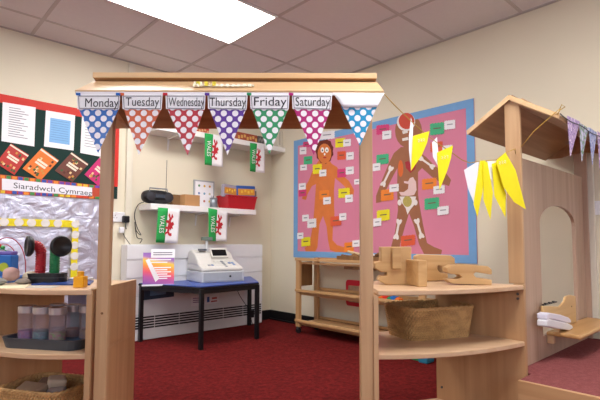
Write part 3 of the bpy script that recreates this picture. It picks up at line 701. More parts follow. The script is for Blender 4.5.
# word cards
CC = {'yellow': 'E6DA22', 'orange': 'E8832C', 'red': 'DA5A38', 'magenta': 'CF3D78', 'green': '3FAE7C', 'white': 'E8E6EA'}
def card(c, x0, y0, x1, y1, where, off):
    lab = '%s zigzag word card %s on the pink board' % (c, where)
    if c == 'white': lab = 'small white word card %s on the pink board' % where
    n = 5; P = []; w, h = x1 - x0, y1 - y0; sk = -.1 * w if x0 < 365 else -.12 * w; e = .06
    for k in range(n * 2): P.append((x0 + w * k / (2 * n), y0 + (h * e if k % 2 else 0)))
    for k in range(n * 2): P.append((x1 - (w * e if k % 2 else 0), y0 + h * k / (2 * n)))
    for k in range(n * 2): P.append((x1 - w * k / (2 * n), y1 - (h * e if k % 2 else 0)))
    for k in range(n * 2): P.append((x0 + (w * e if k % 2 else 0), y1 - h * k / (2 * n)))
    P = [(x, y + sk * ((x - x0) / w - .5)) for x, y in P]
    t = thing('word_card', lab, 'card', pb((x0 + x1) / 2, y1, off), 0, 'word cards on the display board')
    cut(t, P, plain('card ' + c, CC[c], .6), 'card', off)
    ym = (y0 + y1) / 2
    z = [(x0 + w * .25, ym - .6), (x1 - w * .25, ym - .6 + sk * .5), (x1 - w * .25, ym + .5 + sk * .5), (x0 + w * .25, ym + .5)]
    cut(t, z, plain('card ink ' + c, {'white': '9A9AA4'}.get(c, '6A5A4A'), .7), 'written_line', off + .0012, .0004)
cards = [('white', 319, 131, 335, 139.5, 'above the orange figure\'s head'),
 ('yellow', 335, 138, 345.5, 147.5, 'right of the orange figure\'s hair'), ('white', 343, 139, 351, 146.5, 'overlapping the top yellow card'),
 ('red', 337, 151, 346, 160, 'level with the orange figure\'s mouth'), ('white', 346, 152, 354, 160, 'touching the red card by the orange face'),
 ('magenta', 337, 168.5, 346.5, 177.5, 'over the orange figure\'s arm'), ('white', 345.5, 166.5, 354, 174.5, 'touching the magenta card by the orange arm'),
 ('magenta', 303, 141.5, 310, 147.5, 'top left corner behind a white one'), ('white', 299.5, 147, 306.5, 154.5, 'at the top left near the blue border'),
 ('green', 303.5, 156, 312.5, 164.5, 'left of the orange figure\'s neck'), ('white', 300, 164.5, 307, 170.5, 'just below the left green card'),
 ('yellow', 312.5, 164, 322, 174, 'on the orange figure\'s chest'), ('white', 319, 169.5, 326.5, 176.5, 'on the chest of the orange figure'),
 ('magenta', 298.5, 189.5, 306.5, 196.5, 'under the orange figure\'s left hand'), ('white', 298.5, 183, 306, 189.8, 'beside the orange figure\'s left forearm'),
 ('orange', 319, 190, 329.5, 199.5, 'on the orange figure\'s belly'), ('white', 323, 197, 331, 204.5, 'on the belly of the orange figure'),
 ('yellow', 338, 188, 350, 198, 'by the orange figure\'s right hand'), ('white', 345, 194.5, 353, 202.5, 'below the yellow card at the right hand'),
 ('white', 302, 214.5, 309, 221.5, 'left of the orange thighs, upper of two'), ('white', 307, 218.5, 316.5, 228, 'left of the orange thighs, lower of two'),
 ('red', 330, 216, 341.5, 226, 'over the orange figure\'s right knee'), ('white', 339, 213, 346.5, 220.5, 'just above the red knee card'),
 ('yellow', 301, 237, 310.5, 246.5, 'beside the orange figure\'s left foot'), ('white', 297, 232.5, 303.5, 239, 'lowest at the left edge'),
 ('orange', 344, 242, 354, 252, 'at the toes of the orange figure'), ('white', 352, 240, 360, 247, 'beside the orange toe card'),
 ('white', 354, 179, 360, 184.5, 'next to the right shop post'),
 ('magenta', 376, 124.5, 389.5, 134.5, 'left of the brown figure\'s head'), ('white', 382, 130.5, 391.5, 139.5, 'on the magenta card beside the brown head'),
 ('green', 376, 154, 389, 164.5, 'left of the brown figure\'s shoulder'), ('white', 372.5, 163, 380.5, 171, 'below the green card at the brown shoulder'),
 ('green', 429.5, 122.5, 444.5, 135, 'right of the brown figure\'s head'), ('white', 444, 120, 455.5, 129.5, 'top right, touching the green card'),
 ('red', 430, 141.5, 443, 152, 'behind the second yellow pennant'), ('white', 442, 145, 452.5, 153, 'right of the second yellow pennant'),
 ('orange', 380.5, 189, 394, 201, 'over the brown figure\'s left hand'), ('white', 389, 184, 399, 192, 'left of the pink stomach shape'),
 ('orange', 421.5, 178, 437, 189.5, 'right of the brown figure\'s stomach'), ('white', 433, 185.5, 445, 194, 'below the orange card right of the stomach'),
 ('green', 424, 197.5, 439.5, 209.5, 'right of the brown figure\'s hip'), ('white', 437, 206, 449, 215, 'below the green card at the hip'),
 ('yellow', 376.5, 209.5, 390, 221, 'left of the brown figure\'s thigh'), ('white', 373, 218, 381.5, 226.5, 'below the yellow card by the brown thigh'),
 ('red', 400.5, 235, 415.5, 246, 'between the brown figure\'s feet')]
for i, (c, x0, y0, x1, y1, w) in enumerate(cards): card(c, x0, y0, x1, y1, w, .0175 + (.003 if c == 'white' else 0))

# ------------------------------------------------------------------ pine trolley along the right wall
tx0, tx1, ty0, ty1 = 2.90, 3.17, 1.8, 3.165
t = thing('wooden_trolley', 'open pine shelf trolley on castors below the display board', 'trolley', ((tx0 + tx1) / 2, (ty0 + ty1) / 2, 0))
for x in (tx0, tx1 - .03):
    for y in (ty0, ty1 - .05): MB().box((x, y, .06), (x + .03, y + .05, .69)).build('upright', W_trolz, t, bevel=.003)
for z in (.68, .395, .12):
    MB().box((tx0 - .012, ty0, z - .012), (tx0, ty1, z + .012)).build('front_rail', W_trol, t, bevel=.003)
    MB().box((tx0 + .03, ty0 + .002, z - .045), (tx0 + .045, ty1 - .002, z - .025)).build('lower_rail', W_trol, t, bevel=.003)
    MB().box((tx1, ty0, z - .012), (tx1 + .012, ty1, z + .012)).build('back_rail', W_trol, t, bevel=.003)
    if z < .5: MB().box((tx0 + .002, ty0 + .052, z - .024), (tx1 - .002, ty1 - .052, z - .014)).build('shelf', W_trol, t)
    else: MB().box((tx0 + .032, ty0 + .003, z - .012), (tx1 - .002, ty1 - .003, z - .002)).build('top', W_trol, t)
MB().box((tx0 + .03, ty1 - .018, .43), (tx0 + .20, ty1 - .004, .655)).build('end_panel', W_dark, t)
for x in (tx0 + .015, tx1 - .015):
    for y in (ty0 + .025, ty1 - .025):
        w_ = MB().lathe([(0, -.011), (.026, -.011), (.028, -.006), (.028, .006), (.026, .011), (0, .011)], (x, y, .028), 18, (1, .2, 0)).build('castor', M_black, t, smooth=False)
        MB().box((x - .016, y - .01, .036), (x + .016, y + .01, .062)).build('fork', plain('grey steel fork', '5E6268', .4, .7), w_)
# trolley load
TT = .678
def wood_tray(y0, y1):
    t = thing('wicker_tray', 'shallow brown wicker tray of wood pieces on top of the trolley', 'tray', (3.03, (y0 + y1) / 2, TT))
    x0, x1 = 2.935, 3.13; mb = MB()
    for a, b_, c, d in ((x0, y0, x1, y0 + .01), (x0, y1 - .01, x1, y1), (x0, y0 + .01, x0 + .01, y1 - .01), (x1 - .01, y0 + .01, x1, y1 - .01)): mb.box((a, b_, TT), (c, d, TT + .045))
    mb.build('wall', W_dark, t); MB().box((x0 + .01, y0 + .01, TT), (x1 - .01, y1 - .01, TT + .006)).build('base', W_dark, t)
wood_tray(2.2, 2.68)
def log(y, x, z, L_, rz, ry, r, mat, label, name='wood_piece'):
    c = Vector((x, y, z)); d = Vector((math.cos(ry) * math.sin(rz), math.cos(ry) * math.cos(rz), math.sin(ry))) * L_ / 2
    t = MB().tube([c - d, c - d * .3 + Vector((0, 0, .004)), c + d * .4, c + d], [r * .9, r, r * .95, r * .8], 9).build(name, mat)
    tag(t, label, 'wood piece')
W_bark = plain('bark brown', '77502F', .85, noise=.35, scale=60)
log(2.58, 2.98, TT + .033, .2, .2, .12, .016, W_bark, 'brown stick lying at the left end of the wicker tray')
log(2.50, 3.03, TT + .055, .22, -.5, .25, .014, plain('pale stripped wood', 'CDB48C', .8), 'pale stick leaning across the wicker tray')
log(2.30, 3.0, TT + .05, .2, .3, -.3, .017, W_bark, 'dark stick tipped up at the right end of the wicker tray')
log(2.36, 2.96, TT + .08, .15, .1, .3, .008, M_paper, 'thin white stick poking out of the wicker tray')
q = onx(2.98, 351, 254); bt = thing('wooden_board', 'brown wooden board tilted on the trolley top beside the right post', 'board', (2.98, q.y, TT))
MB().prism([(2.975, q.y + .11, TT), (2.975, q.y - .08, TT), (2.975, q.y - .08, TT + .055), (2.975, q.y - .04, TT + .07)], (.012, 0, 0)).build('board', wood('mid brown wood', 'A57A4A', '8A6238', 'y'), bt)
MB().lathe([(0, 0), (.008, 0), (.008, .004), (0, .004)], (2.975, q.y - .05, TT + .02), 10, (-1, 0, 0)).build('green_stud', plain('green stud', '3FA98A', .4), bt)
# brown box hanging inside the top of the trolley
y0, y1 = onx(2.95, 360, 266).y - .12, onx(2.95, 344, 266).y
bt = thing('hanging_drawer', 'small brown wooden box under the trolley top beside the right post', 'box', (3.0, (y0 + y1) / 2, .61))
MB().box((2.95, y0, .61), (3.1, y1, .634)).build('box', W_dark, bt); 
# red framed tray leaning on the wall behind the trolley
ya, yb = onx(3.21, 345, 290).y, onx(3.21, 345, 290).y - .26; za, zb = onx(3.21, 350, 306).z, onx(3.21, 350, 280).z
bt = thing('red_framed_picture', 'red framed picture with rounded corners fixed low on the wall behind the trolley', 'picture', (WX - .01, (ya + yb) / 2, za))
def rrect(y0, y1, z0, z1, r, n=5):
    P = []
    for cy, cz, a0 in ((y1 - r, z1 - r, 0), (y0 + r, z1 - r, PI / 2), (y0 + r, z0 + r, PI), (y1 - r, z0 + r, 1.5 * PI)):
        for k in range(n + 1):
            a = a0 + PI / 2 * k / n; P.append((cy + r * math.cos(a), cz + r * math.sin(a)))
    return P
MB().prism([(WX - .001, y, z) for y, z in rrect(yb, ya, za, zb, .03)], (-.012, 0, 0)).build('frame', plain('bright red plastic', 'C8233A', .35), bt)
MB().prism([(WX - .0135, y, z) for y, z in rrect(yb + .03, ya - .03, za + .035, zb - .05, .012)], (-.002, 0, 0)).build('picture', plain('photo tones', 'A68A74', .4, noise=.5, scale=25), bt)
MB().box((WX - .018, yb + .07, za + .06), (WX - .0157, ya - .08, za + .11)).build('picture_detail', plain('photo dark tones', '6A4A3A', .4, noise=.3), bt)
# colourful toys on the middle trolley shelf
MZ = .381
cols = [('E8701E', 'orange'), ('D8342A', 'red'), ('2B6FC0', 'blue'), ('2F9A5A', 'green')]
for i, (px, c) in enumerate(((380.5, 0), (384.5, 1), (388.5, 3), (392.5, 2), (396.5, 0))):
    y = onx(2.95, px, 298).y; t = thing('toy_brick', '%s plastic toy on the middle trolley shelf, seen under the counter top%s' % (cols[c][1], ', rightmost' if i == 4 else ''), 'toy', (2.97, y, MZ))
    MB().box((2.945, y - .03, MZ), (2.995, y + .02, MZ + .03 + .012 * (i % 2))).build('body', plain('toy ' + cols[c][1], cols[c][0], .35), t, bevel=.004)
    for k in (-1, 1): MB().lathe([(.009, 0), (.009, .008), (0, .008)], (2.97 + k * .012, y - .005, MZ + .03 + .012 * (i % 2)), 12).build('stud', plain('toy ' + cols[c][1], cols[c][0], .35), t)

# ================================================================== toy shop (shop coordinates: across, away, up)
def sp(u, d, z): return SH @ Vector((u, d, z))
DP = 1.79
t = thing('play_shop_frame', 'pale wooden toy shop front of two posts carrying a small pitched roof', 'play shop', sp(-.25, 1.81, 0), ANG)
for a, b_ in ((-.791, -.744), (.236, .286)):
    MB(SH).box((a, DP, 0), (b_, DP + .03, 1.475)).build('post', W_birch_z, t, bevel=.003)
UL, UR = -.826, .306
MB(SH).prism([(UL, 1.80, 1.466), (UL, 1.646, 1.377), (UL, 1.640, 1.390), (UL, 1.790, 1.478)], (UR - UL, 0, 0)).build('front_roof_board', W_birch_x, t, bevel=.002)
MB(SH).prism([(UL + .004, 1.772, 1.505), (UL + .004, 1.772, 1.484), (UL + .004, 1.803, 1.478), (UL + .004, 1.995, 1.336), (UL + .004, 2.005, 1.350), (UL + .004, 1.80, 1.505)], (UR - UL - .008, 0, 0)).build('back_roof_board', wood('roof board underside', 'C49A6C', 'A97F54', 'x'), t, bevel=.002)
MB(SH).box((UL + .004, 1.769, 1.4835), (UR - .004, 1.7718, 1.5055)).build('ridge_strip', W_birch_x, t, bevel=.001)
for a in (-.757, .25):
    MB(SH).prism([(a, 1.822, 1.462), (a, 1.975, 1.347), (a, 1.978, 1.335), (a, 1.955, 1.328), (a, 1.90, 1.335), (a, 1.822, 1.36)], (.018, 0, 0)).build('roof_bracket', W_birch_z, t)
knob = MB(SH).lathe([(0, 0), (.005, 0), (.005, .003), (0, .003)], (-.765, DP, .56), 8, (0, -1, 0)); knob.build('screw_cap', W_dark, t)

def corner_unit(sgn, label):
    """bow-fronted corner shelf unit; sgn +1 right hand, -1 left hand (mirrored about the shop's middle)"""
    c0 = -.2535
    def mu(u): return u if sgn > 0 else 2 * c0 - u
    bulge = .06 if sgn > 0 else .10
    a = (.303, 1.79); r = (.987, 2.03); bk = (.688, 2.345); bi = (.303, 2.22)
    if sgn < 0: a = (.296, 1.79); bi = (.296, 2.22)
    def outline(inset=0):
        P = []
        for k in range(13):
            u = k / 12; x = a[0] + (r[0] - a[0]) * u; y = a[1] + (r[1] - a[1]) * u - bulge * 4 * u * (1 - u) + inset; P.append((mu(x), y))
        return P + [(mu(bk[0]), bk[1]), (mu(bi[0]), bi[1])]
    t = thing('corner_shelf_unit', label, 'shelf unit', sp(mu(.63), 2.0, 0), ANG)
    def pl(z0, z1, mat, nm, inset=0): MB(SH).prism([(x, y, z0) for x, y in outline(inset)], (0, 0, z1 - z0)).build(nm, mat, t, bevel=.003)
    pl(.63, .65, W_top, 'counter_top'); pl(.385, .405, W_top, 'shelf', .004); pl(.04, .06, W_top, 'bottom_shelf', .02)
    x0, x1 = sorted((mu(.285), mu(.303)))
    if sgn < 0: x0, x1 = -.824, -.803
    MB(SH).box((x0, 1.789, 0), (x1, 2.262 if sgn < 0 else 2.22, .65 if sgn < 0 else .63)).build('side_panel', W_pink, t, bevel=.001)
    MB(SH).box((x0, 1.783, 0), (x1, 1.788, .63)).build('edge_band', W_birch_z, t)
    if sgn < 0: MB(SH).box((x0 - .0005, 1.82, .6505), (x1 + .0005, 2.263, .652)).build('edge_band', W_birch_x, t)
    # slanting back panel
    A, B_ = Vector((r[0], r[1])), Vector((bk[0], bk[1])); n_ = Vector((1, 1)).normalized() * .018 if sgn > 0 else None
    q = [Vector((A.x, A.y)), Vector((B_.x, B_.y)), Vector((B_.x + .015, B_.y + .014)), Vector((A.x + .015, A.y + .014))]
    MB(SH).prism([(mu(p.x), p.y, 0) for p in q], (0, 0, .63)).build('back_panel', W_pink, t, bevel=.002)
    for z in (.61, .59, .12):
        p = A.lerp(B_, .06 if z > .2 else .93) + Vector((-.002, -.002)); ax = (-1, -1, 0) if sgn > 0 else (1, -1, 0)
        MB(SH).lathe([(0, 0), (.006, 0), (.006, .003), (0, .003)], (mu(p.x), p.y, z), 10, SH.to_3x3().inverted() @ (SH.to_3x3() @ Vector(ax))).build('screw', plain('steel screw', '6A6A6A', .3, .9), t)
    return t
corner_unit(1, 'bow fronted wooden corner shelf unit right of the shop opening, with wooden blocks on top')
corner_unit(-1, 'bow fronted wooden corner shelf unit left of the shop opening, with jars on its shelf')

# ------------------------------------------------------------------ wicker baskets
def wicker(label, u, d, z, ang, bw, bd, tw, td, h, c1='CFA56B', c2='B38A55', name='wicker_basket'):
    T = SH @ Matrix.Translation((u, d, z)) @ Matrix.Rotation(ang, 4, 'Z')
    t = thing(name, label, 'basket', sp(u, d, z), ANG + ang)
    def loop(w, dd, n, r=.035):
        r_ = min(w, dd) * .2; P = []
        base = rrect(-w / 2, w / 2, -dd / 2, dd / 2, r_, 6); L_ = []
        for i in range(len(base)):
            p0, p1 = Vector(base[i]), Vector(base[(i + 1) % len(base)]); L_.append((p0, p1, (p1 - p0).length))
        tot = sum(l[2] for l in L_)
        for k in range(n):
            s_ = tot * k / n
            for p0, p1, l in L_:
                if s_ <= l: P.append(p0.lerp(p1, s_ / l if l else 0)); break
                s_ -= l
            else: P.append(L_[-1][1])
        return P
    NS, NR = 70, 13; nu, nv = NS * 6, NR * 3 + 1
    B_, T_ = loop(bw, bd, nu), loop(tw, td, nu)
    def wall(inward):
        def fn(i, j):
            v = j / (nv - 1); p = B_[i].lerp(T_[i], v); nrm = p.normalized(); row = j // 3
            amp = .006 * math.sin(2 * PI * i / 6 + (row % 2) * PI) + .003 * math.sin(PI * ((j % 3) + .5) / 3)
            q = p + nrm * (amp - inward); return (q.x, q.y, h * v)
        return fn
    mb = MB(T); mb.grid(wall(0), nu, nv, True)
    def weave():
        nm = 'wicker ' + c1
        if nm in MC: return MC[nm]
        mt, n, b = nt(nm); L = n.links; tc = N(n, 'ShaderNodeTexCoord'); ns = N(n, 'ShaderNodeTexNoise'); ns.inputs['Scale'].default_value = 70
        mp = N(n, 'ShaderNodeMapping'); mp.inputs['Scale'].default_value = (.3, .3, .6); L.new(tc.outputs['Object'], mp.inputs[0]); L.new(mp.outputs[0], ns.inputs['Vector'])
        cr = N(n, 'ShaderNodeValToRGB'); cr.color_ramp.elements[0].position = .35; cr.color_ramp.elements[1].position = .65
        cr.color_ramp.elements[0].color = lin(c2); cr.color_ramp.elements[1].color = lin(c1); L.new(ns.outputs['Fac'], cr.inputs[0]); L.new(cr.outputs[0], b.inputs['Base Color'])
        b.inputs['Roughness'].default_value = .6; MC[nm] = mt; return mt
    mt = weave()
    mb.build('woven_wall', mt, t, smooth=True, solid=.006)
    MB(T).prism([(p.x, p.y, .003) for p in loop(bw * .97, bd * .97, 40)], (0, 0, .006)).build('base', mt, t)
    for k in range(2):
        n = 160; mb = MB(T); P = loop(tw + .004, td + .004, n)
        mb.tube([(p.x * (1 + .012 * math.cos(2 * PI * i / 8 + k * PI)), p.y * (1 + .016 * math.cos(2 * PI * i / 8 + k * PI)), h + .004 * math.sin(2 * PI * i / 8 + k * PI)) for i, p in enumerate(P)], .006, 6, closed=True)
        mb.build('rim_braid', mt, t, smooth=True)
    return t
wicker('rectangular brown wicker basket on the middle shelf of the right unit', .604, 2.18, .405, math.radians(20), .315, .20, .35, .245, .138)
wicker('brown wicker basket of stones low in the left unit', -1.075, 2.0, .06, math.radians(-14), .25, .19, .30, .24, .17)

def pebble(u, d, z, r, label, c, rot=0, sq=(1, .8, .6), cat='stone', name='stone'):
    bm = bmesh.new(); bmesh.ops.create_icosphere(bm, subdivisions=3, radius=1); rnd = random.Random(int(u * 1000 + d * 77))
    ph = [rnd.uniform(0, 6) for _ in range(6)]
    for v in bm.verts:
        p = v.co; k = 1 + .09 * math.sin(3 * p.x + ph[0]) + .08 * math.sin(4 * p.y + ph[1]) + .06 * math.sin(5 * p.z + ph[2]); v.co = p * k
    mb = MB(); mb.bm = bm; bm.transform(Matrix.Translation(sp(u, d, z + r * sq[2])) @ Matrix.Rotation(ANG + rot, 4, 'Z') @ Matrix.Diagonal((r * sq[0], r * sq[1], r * sq[2], 1)))
    return tag(mb.build(name, plain('stone ' + c, c, .75, noise=.15, scale=30, bump=.2), smooth=True), label, cat)
def rock(u, d, z, s, label, c, rot=0):
    """angular wooden/stone lump"""
    bm = bmesh.new(); bmesh.ops.create_cube(bm, size=1); rnd = random.Random(int(abs(u) * 991))
    for v in bm.verts: v.co += Vector([rnd.uniform(-.12, .12) for _ in range(3)])
    bm.transform(Matrix.Translation(sp(u, d, z + s[2] / 2)) @ Matrix.Rotation(ANG + rot, 4, 'Z') @ Matrix.Rotation(.25, 4, 'X') @ Matrix.Diagonal((*s, 1)))
    mb = MB(); mb.bm = bm; return tag(mb.build('stone', plain('stone ' + c, c, .8, noise=.15, scale=40, bump=.2), bevel=.012, bseg=3, smooth=False), label, 'stone')
rock(-1.11, 1.94, .18, (.13, .08, .06), 'large flat faced brown grey stone at the front of the low basket', 'A28A72', -.2)
rock(-1.03, 1.99, .205, (.07, .06, .06), 'pale square stone on the right of the low basket', 'C2AE98', .5)
rock(-1.08, 2.02, .185, (.10, .08, .05), 'dark brown stone at the back of the low basket', '8A7260', .1)
rock(-1.01, 1.94, .18, (.07, .05, .05), 'small grey stone at the right front of the low basket', '9C9088', .3)
rock(-1.07, 1.97, .075, (.2, .13, .12), 'broad brown stone at the bottom of the low basket', '7A6654', .1)

# ------------------------------------------------------------------ wooden blocks on the right counter
KT = .65
def block(px, D, depth, label, mat=W_block, extra=None, drop=True):
    P = [ond(D, x, y) for x, y in px]; zmin = min(p.z for p in P); P = [Vector((p.x, p.y, p.z - zmin + KT)) for p in P]
    c = sum(P, Vector()) / len(P); t = thing('wooden_block', label, 'block', sp(c.x, D, KT), ANG, 'wooden blocks on the right counter')
    MB(SH).prism(P, (0, depth, 0)).build('block', mat, t, bevel=.004, bseg=3)
    if extra: 
        for e_ in extra: MB(SH).prism([Vector((ond(D, x, y).x, D - .018, ond(D, x, y).z - zmin + KT)) for x, y in e_], (0, .0185, 0)).build('lug', mat, t, bevel=.003)
    return t
block([(381, 247), (411.5, 247), (411.5, 285), (386, 285), (378, 280.5), (380.5, 276), (386.5, 276), (386.5, 272.5), (381, 272.5), (375, 268.5), (375, 263), (381, 261.5)], 2.035, .06, 'tall notched wooden block standing nearest the right shop post', extra=[[(391.5, 247.5), (400.5, 247.5), (400.5, 269), (391.5, 269)]])
block([(416, 256), (420, 254), (451, 255), (455, 258), (455, 266), (450, 267.5), (438, 265), (437.5, 269), (440, 272.5), (448, 273), (448, 280), (419, 281), (416, 279)], 2.22, .06, 'C shaped slotted wooden block standing at the back, in the middle of the group')
block([(447, 268), (452, 265.5), (462, 264.5), (488, 266.5), (492, 270), (492, 275), (476, 272.5), (473.5, 274.5), (476.5, 278), (492, 280), (492, 285.5), (452, 284), (447.5, 281), (447, 279.5), (458, 279.5), (462, 277.5), (459, 275), (450, 274), (447, 272.5)], 2.03, .07, 'S shaped slotted wooden block at the right end of the group')
a = onz(KT, 403.5, 284.5); c0 = onz(KT, 418.5, 288.0); r0 = onz(KT, 427, 287.2)
d1 = (a - c0); d1 = d1.normalized() * min(d1.length, .085); d2 = (r0 - c0); d2 = d2.normalized() * max(.038, min(.06, d2.length)); d2 = (d2 - d1.normalized() * d2.dot(d1.normalized())); d2 = d2.normalized() * .045
# slab seen corner-on
ca, sa = math.cos(.0), math.sin(.0)
C0 = SH.inverted() @ c0; C0 = Vector((.497, 1.935, KT))
e1 = Vector((-.03, .115, 0)); e2 = Vector((.042, .011, 0))
t = thing('wooden_block', 'plain upright rectangular wooden block in front of the other blocks', 'block', sp(.49, 1.97, KT), ANG, 'wooden blocks on the right counter')
MB(SH).prism([C0, C0 + e1, C0 + e1 + e2, C0 + e2], (0, 0, .112)).build('block', W_block, t, bevel=.005, bseg=3)

# ------------------------------------------------------------------ left counter
# speaking tube toy
pc = Vector((-1.148, 2.09, KT))
t = thing('speaking_tube_toy', 'toy with red and green bendy tubes ending in black discs on a black base', 'toy', sp(*pc), ANG)
mb = MB(SH); pr = []
oval = rrect(pc.x - .085, pc.x + .085, pc.y - .05, pc.y + .05, .045, 6)
mb.prism([(x, y, KT) for x, y in oval], (0, 0, .045)); mb.build('base', M_black, t, bevel=.008, bseg=3)
MB(SH).prism([(x, y, KT + .024) for x, y in rrect(pc.x - .0865, pc.x + .0865, pc.y - .0515, pc.y + .0515, .046, 6)], (0, 0, .003)).build('seam', plain('grey seam dark', '3A3A40', .4), t)
for s_, mt, nm in ((-1, plain('red tube', 'B3222E', .4), 'red'), (1, plain('green tube', '1F7A48', .4), 'green')):
    P, R_ = [], []; x0_ = pc.x + s_ * .032
    n = 60
    for k in range(n + 1):
        u = k / n
        if u < .6: p = Vector((x0_, pc.y, KT + .04 + .10 * u / .6))
        else:
            a_ = (u - .6) / .4 * PI / 2; p = Vector((x0_ + s_ * .022 * (1 - math.cos(a_)), pc.y - .015 * (u - .6) / .4, KT + .14 + .03 * math.sin(a_)))
        P.append(p); R_.append(.0215 + .0022 * math.sin(k * 1.6))
    MB(SH).tube(P, R_, 14).build('bendy_tube', mt, t, smooth=True)['label'] = nm + ' ribbed tube'
    e = P[-1] + Vector((s_ * (.012 if s_ < 0 else .022), -.02, -.004))
    MB(SH).lathe([(0, -.014), (.036, -.014), (.045, -.005), (.047, .004), (.044, .011), (.037, .013), (.034, .009), (0, .007)], e, 26, SH.to_3x3() @ Vector((s_ * .75, -1, .05)) if False else Vector((s_ * 1.1, -1, .02))).build('disc', M_black, t, smooth=True)
# flat things
def flat(name, label, cat, px, z0, h, mat, bev=0, kids=()):
    P = [onz(z0, *p) for p in px]; c = sum(P, Vector()) / len(P); t = thing(name, label, cat, c)
    MB().prism(P, (0, 0, h)).build('body', mat, t, bevel=bev)
    for q, nm, mt, dz in kids: MB().prism([onz(z0 + h, *p) for p in q], (0, 0, dz)).build(nm, mt, t)
    return t
flat('activity_tray', 'thin blue rimmed tray under the right side of the speaking tube toy', 'tray', [(31, 285.3), (90, 285.5), (94, 281.6), (58, 280.5)], KT, .006, plain('deep blue plastic', '1F3F86', .3), .002)
flat('paper_sheet', 'cream printed paper lying at the left front of the left counter', 'paper', [(-8, 288.5), (24, 288.5), (30, 285), (2, 284)], KT, .0015, plain('cream paper', 'E0D5B4', .6))
flat('paper_sheet', 'grey paper lying in front of the black toy base', 'paper', [(25, 288), (52, 288.3), (60, 286.3), (33, 285.6)], KT, .0012, plain('grey paper', 'BDB8B0', .5))
P = sp(-1.02, 2.16, KT); t = thing('white_box', 'flat white box beside the green tube toy on the left counter', 'box', P, ANG)
MB(SH).box((-1.075, 2.13, KT + .0), (-.985, 2.2, KT + .018)).build('box', M_plast, t, bevel=.003); MB(SH).box((-1.076, 2.129, KT + .010), (-.984, 2.201, KT + .0115)).build('lid_line', plain('grey seam', '8B877E', .5), t)
# yellow brick
t = thing('toy_brick', 'yellow building brick with one round stud at the right end of the left counter', 'toy brick', sp(-.9, 1.88, KT), ANG)
M_yb = plain('brick yellow', 'EBA812', .35)
MB(SH).box((-.918, 1.862, KT), (-.876, 1.904, KT + .046)).build('brick', M_yb, t, bevel=.003)
MB(SH).lathe([(.013, 0), (.013, .018), (.011, .02), (0, .02)], (-.897, 1.883, KT + .046), 18).build('stud', M_yb, t, smooth=False)
# stones and bead toy
pebble(-1.268, 2.02, KT + .016, .036, 'pinkish round stone on the left counter before the blue toy', 'C8A29A', .2, (1, .8, .75))
pebble(-1.29, 1.95, KT, .042, 'flat grey stone at the very left of the left counter', '8E8C86', .1, (1, .8, .42))
pebble(-1.215, 2.07, KT + .012, .030, 'cream stone resting behind the pinkish stone', 'CFC2A8', .3, (1, .9, .65))
pebble(-1.205, 2.0, KT, .026, 'low grey brown stone left of the black toy base', '8A8074', .3, (1.1, .8, .5))
t = thing('bead_maze', 'blue toy with bead wires at the left end of the counter', 'toy', sp(-1.33, 2.12, KT), ANG)
M_blue = plain('toy blue plastic', '2468B8', .35)
MB(SH @ Matrix.Translation((-.05, 0, 0))).box((-1.45, 2.08, KT), (-1.245, 2.17, KT + .03)).build('base', M_blue, t, bevel=.006)
MB(SH @ Matrix.Translation((-.05, 0, 0))).box((-1.325, 2.085, KT + .03), (-1.262, 2.145, KT + .125)).build('cube', M_blue, t, bevel=.006)
MB(SH @ Matrix.Translation((-.05, 0, 0))).lathe([(0, 0), (.021, 0), (.021, .004), (0, .004)], (-1.293, 2.085, KT + .07), 16, (0, -1, 0)).build('disc', plain('lime plastic', 'A9B83A', .4), t)
MB(SH @ Matrix.Translation((-.05, 0, 0))).box((-1.322, 2.09, KT + .125), (-1.265, 2.14, KT + .142)).build('lid', plain('violet plastic', '6E5FB0', .4), t, bevel=.004)
MB(SH @ Matrix.Translation((-.05, 0, 0))).box((-1.42, 2.085, KT + .03), (-1.345, 2.15, KT + .14)).build('tower', M_blue, t, bevel=.006)
MB(SH @ Matrix.Translation((-.05, 0, 0))).lathe([(0, 0), (.017, 0), (.017, .004), (0, .004)], (-1.362, 2.085, KT + .05), 16, (0, -1, 0)).build('disc', plain('toy orange', 'E8701E', .4), t)
for k, (u0, u1, h, c) in enumerate(((-1.42, -1.235, .175, 'B03048'), (-1.42, -1.27, .145, 'B03048'), (-1.40, -1.30, .12, '3A9A6A'))):
    MB(SH @ Matrix.Translation((-.05, 0, 0))).tube([((u0 + u1) / 2 - (u1 - u0) / 2 * math.cos(PI * j / 20), 2.155, KT + .03 + h * math.sin(PI * j / 20) ** .8) for j in range(21)], .0022, 6).build('bead_wire', plain('wire ' + c, c, .3), t, smooth=True)
for u, z, c, r in ((-1.345, .165, 'D03A2A', .013), (-1.325, .158, '3A9A4A', .010), (-1.36, .155, 'D03A2A', .011)):
    MB(SH @ Matrix.Translation((-.05, 0, 0))).lathe([(r * math.sin(PI * j / 8), -r * math.cos(PI * j / 8)) for j in range(9)], (u, 2.12, KT + z), 14).build('bead', plain('bead ' + c, c, .3), t, smooth=True)

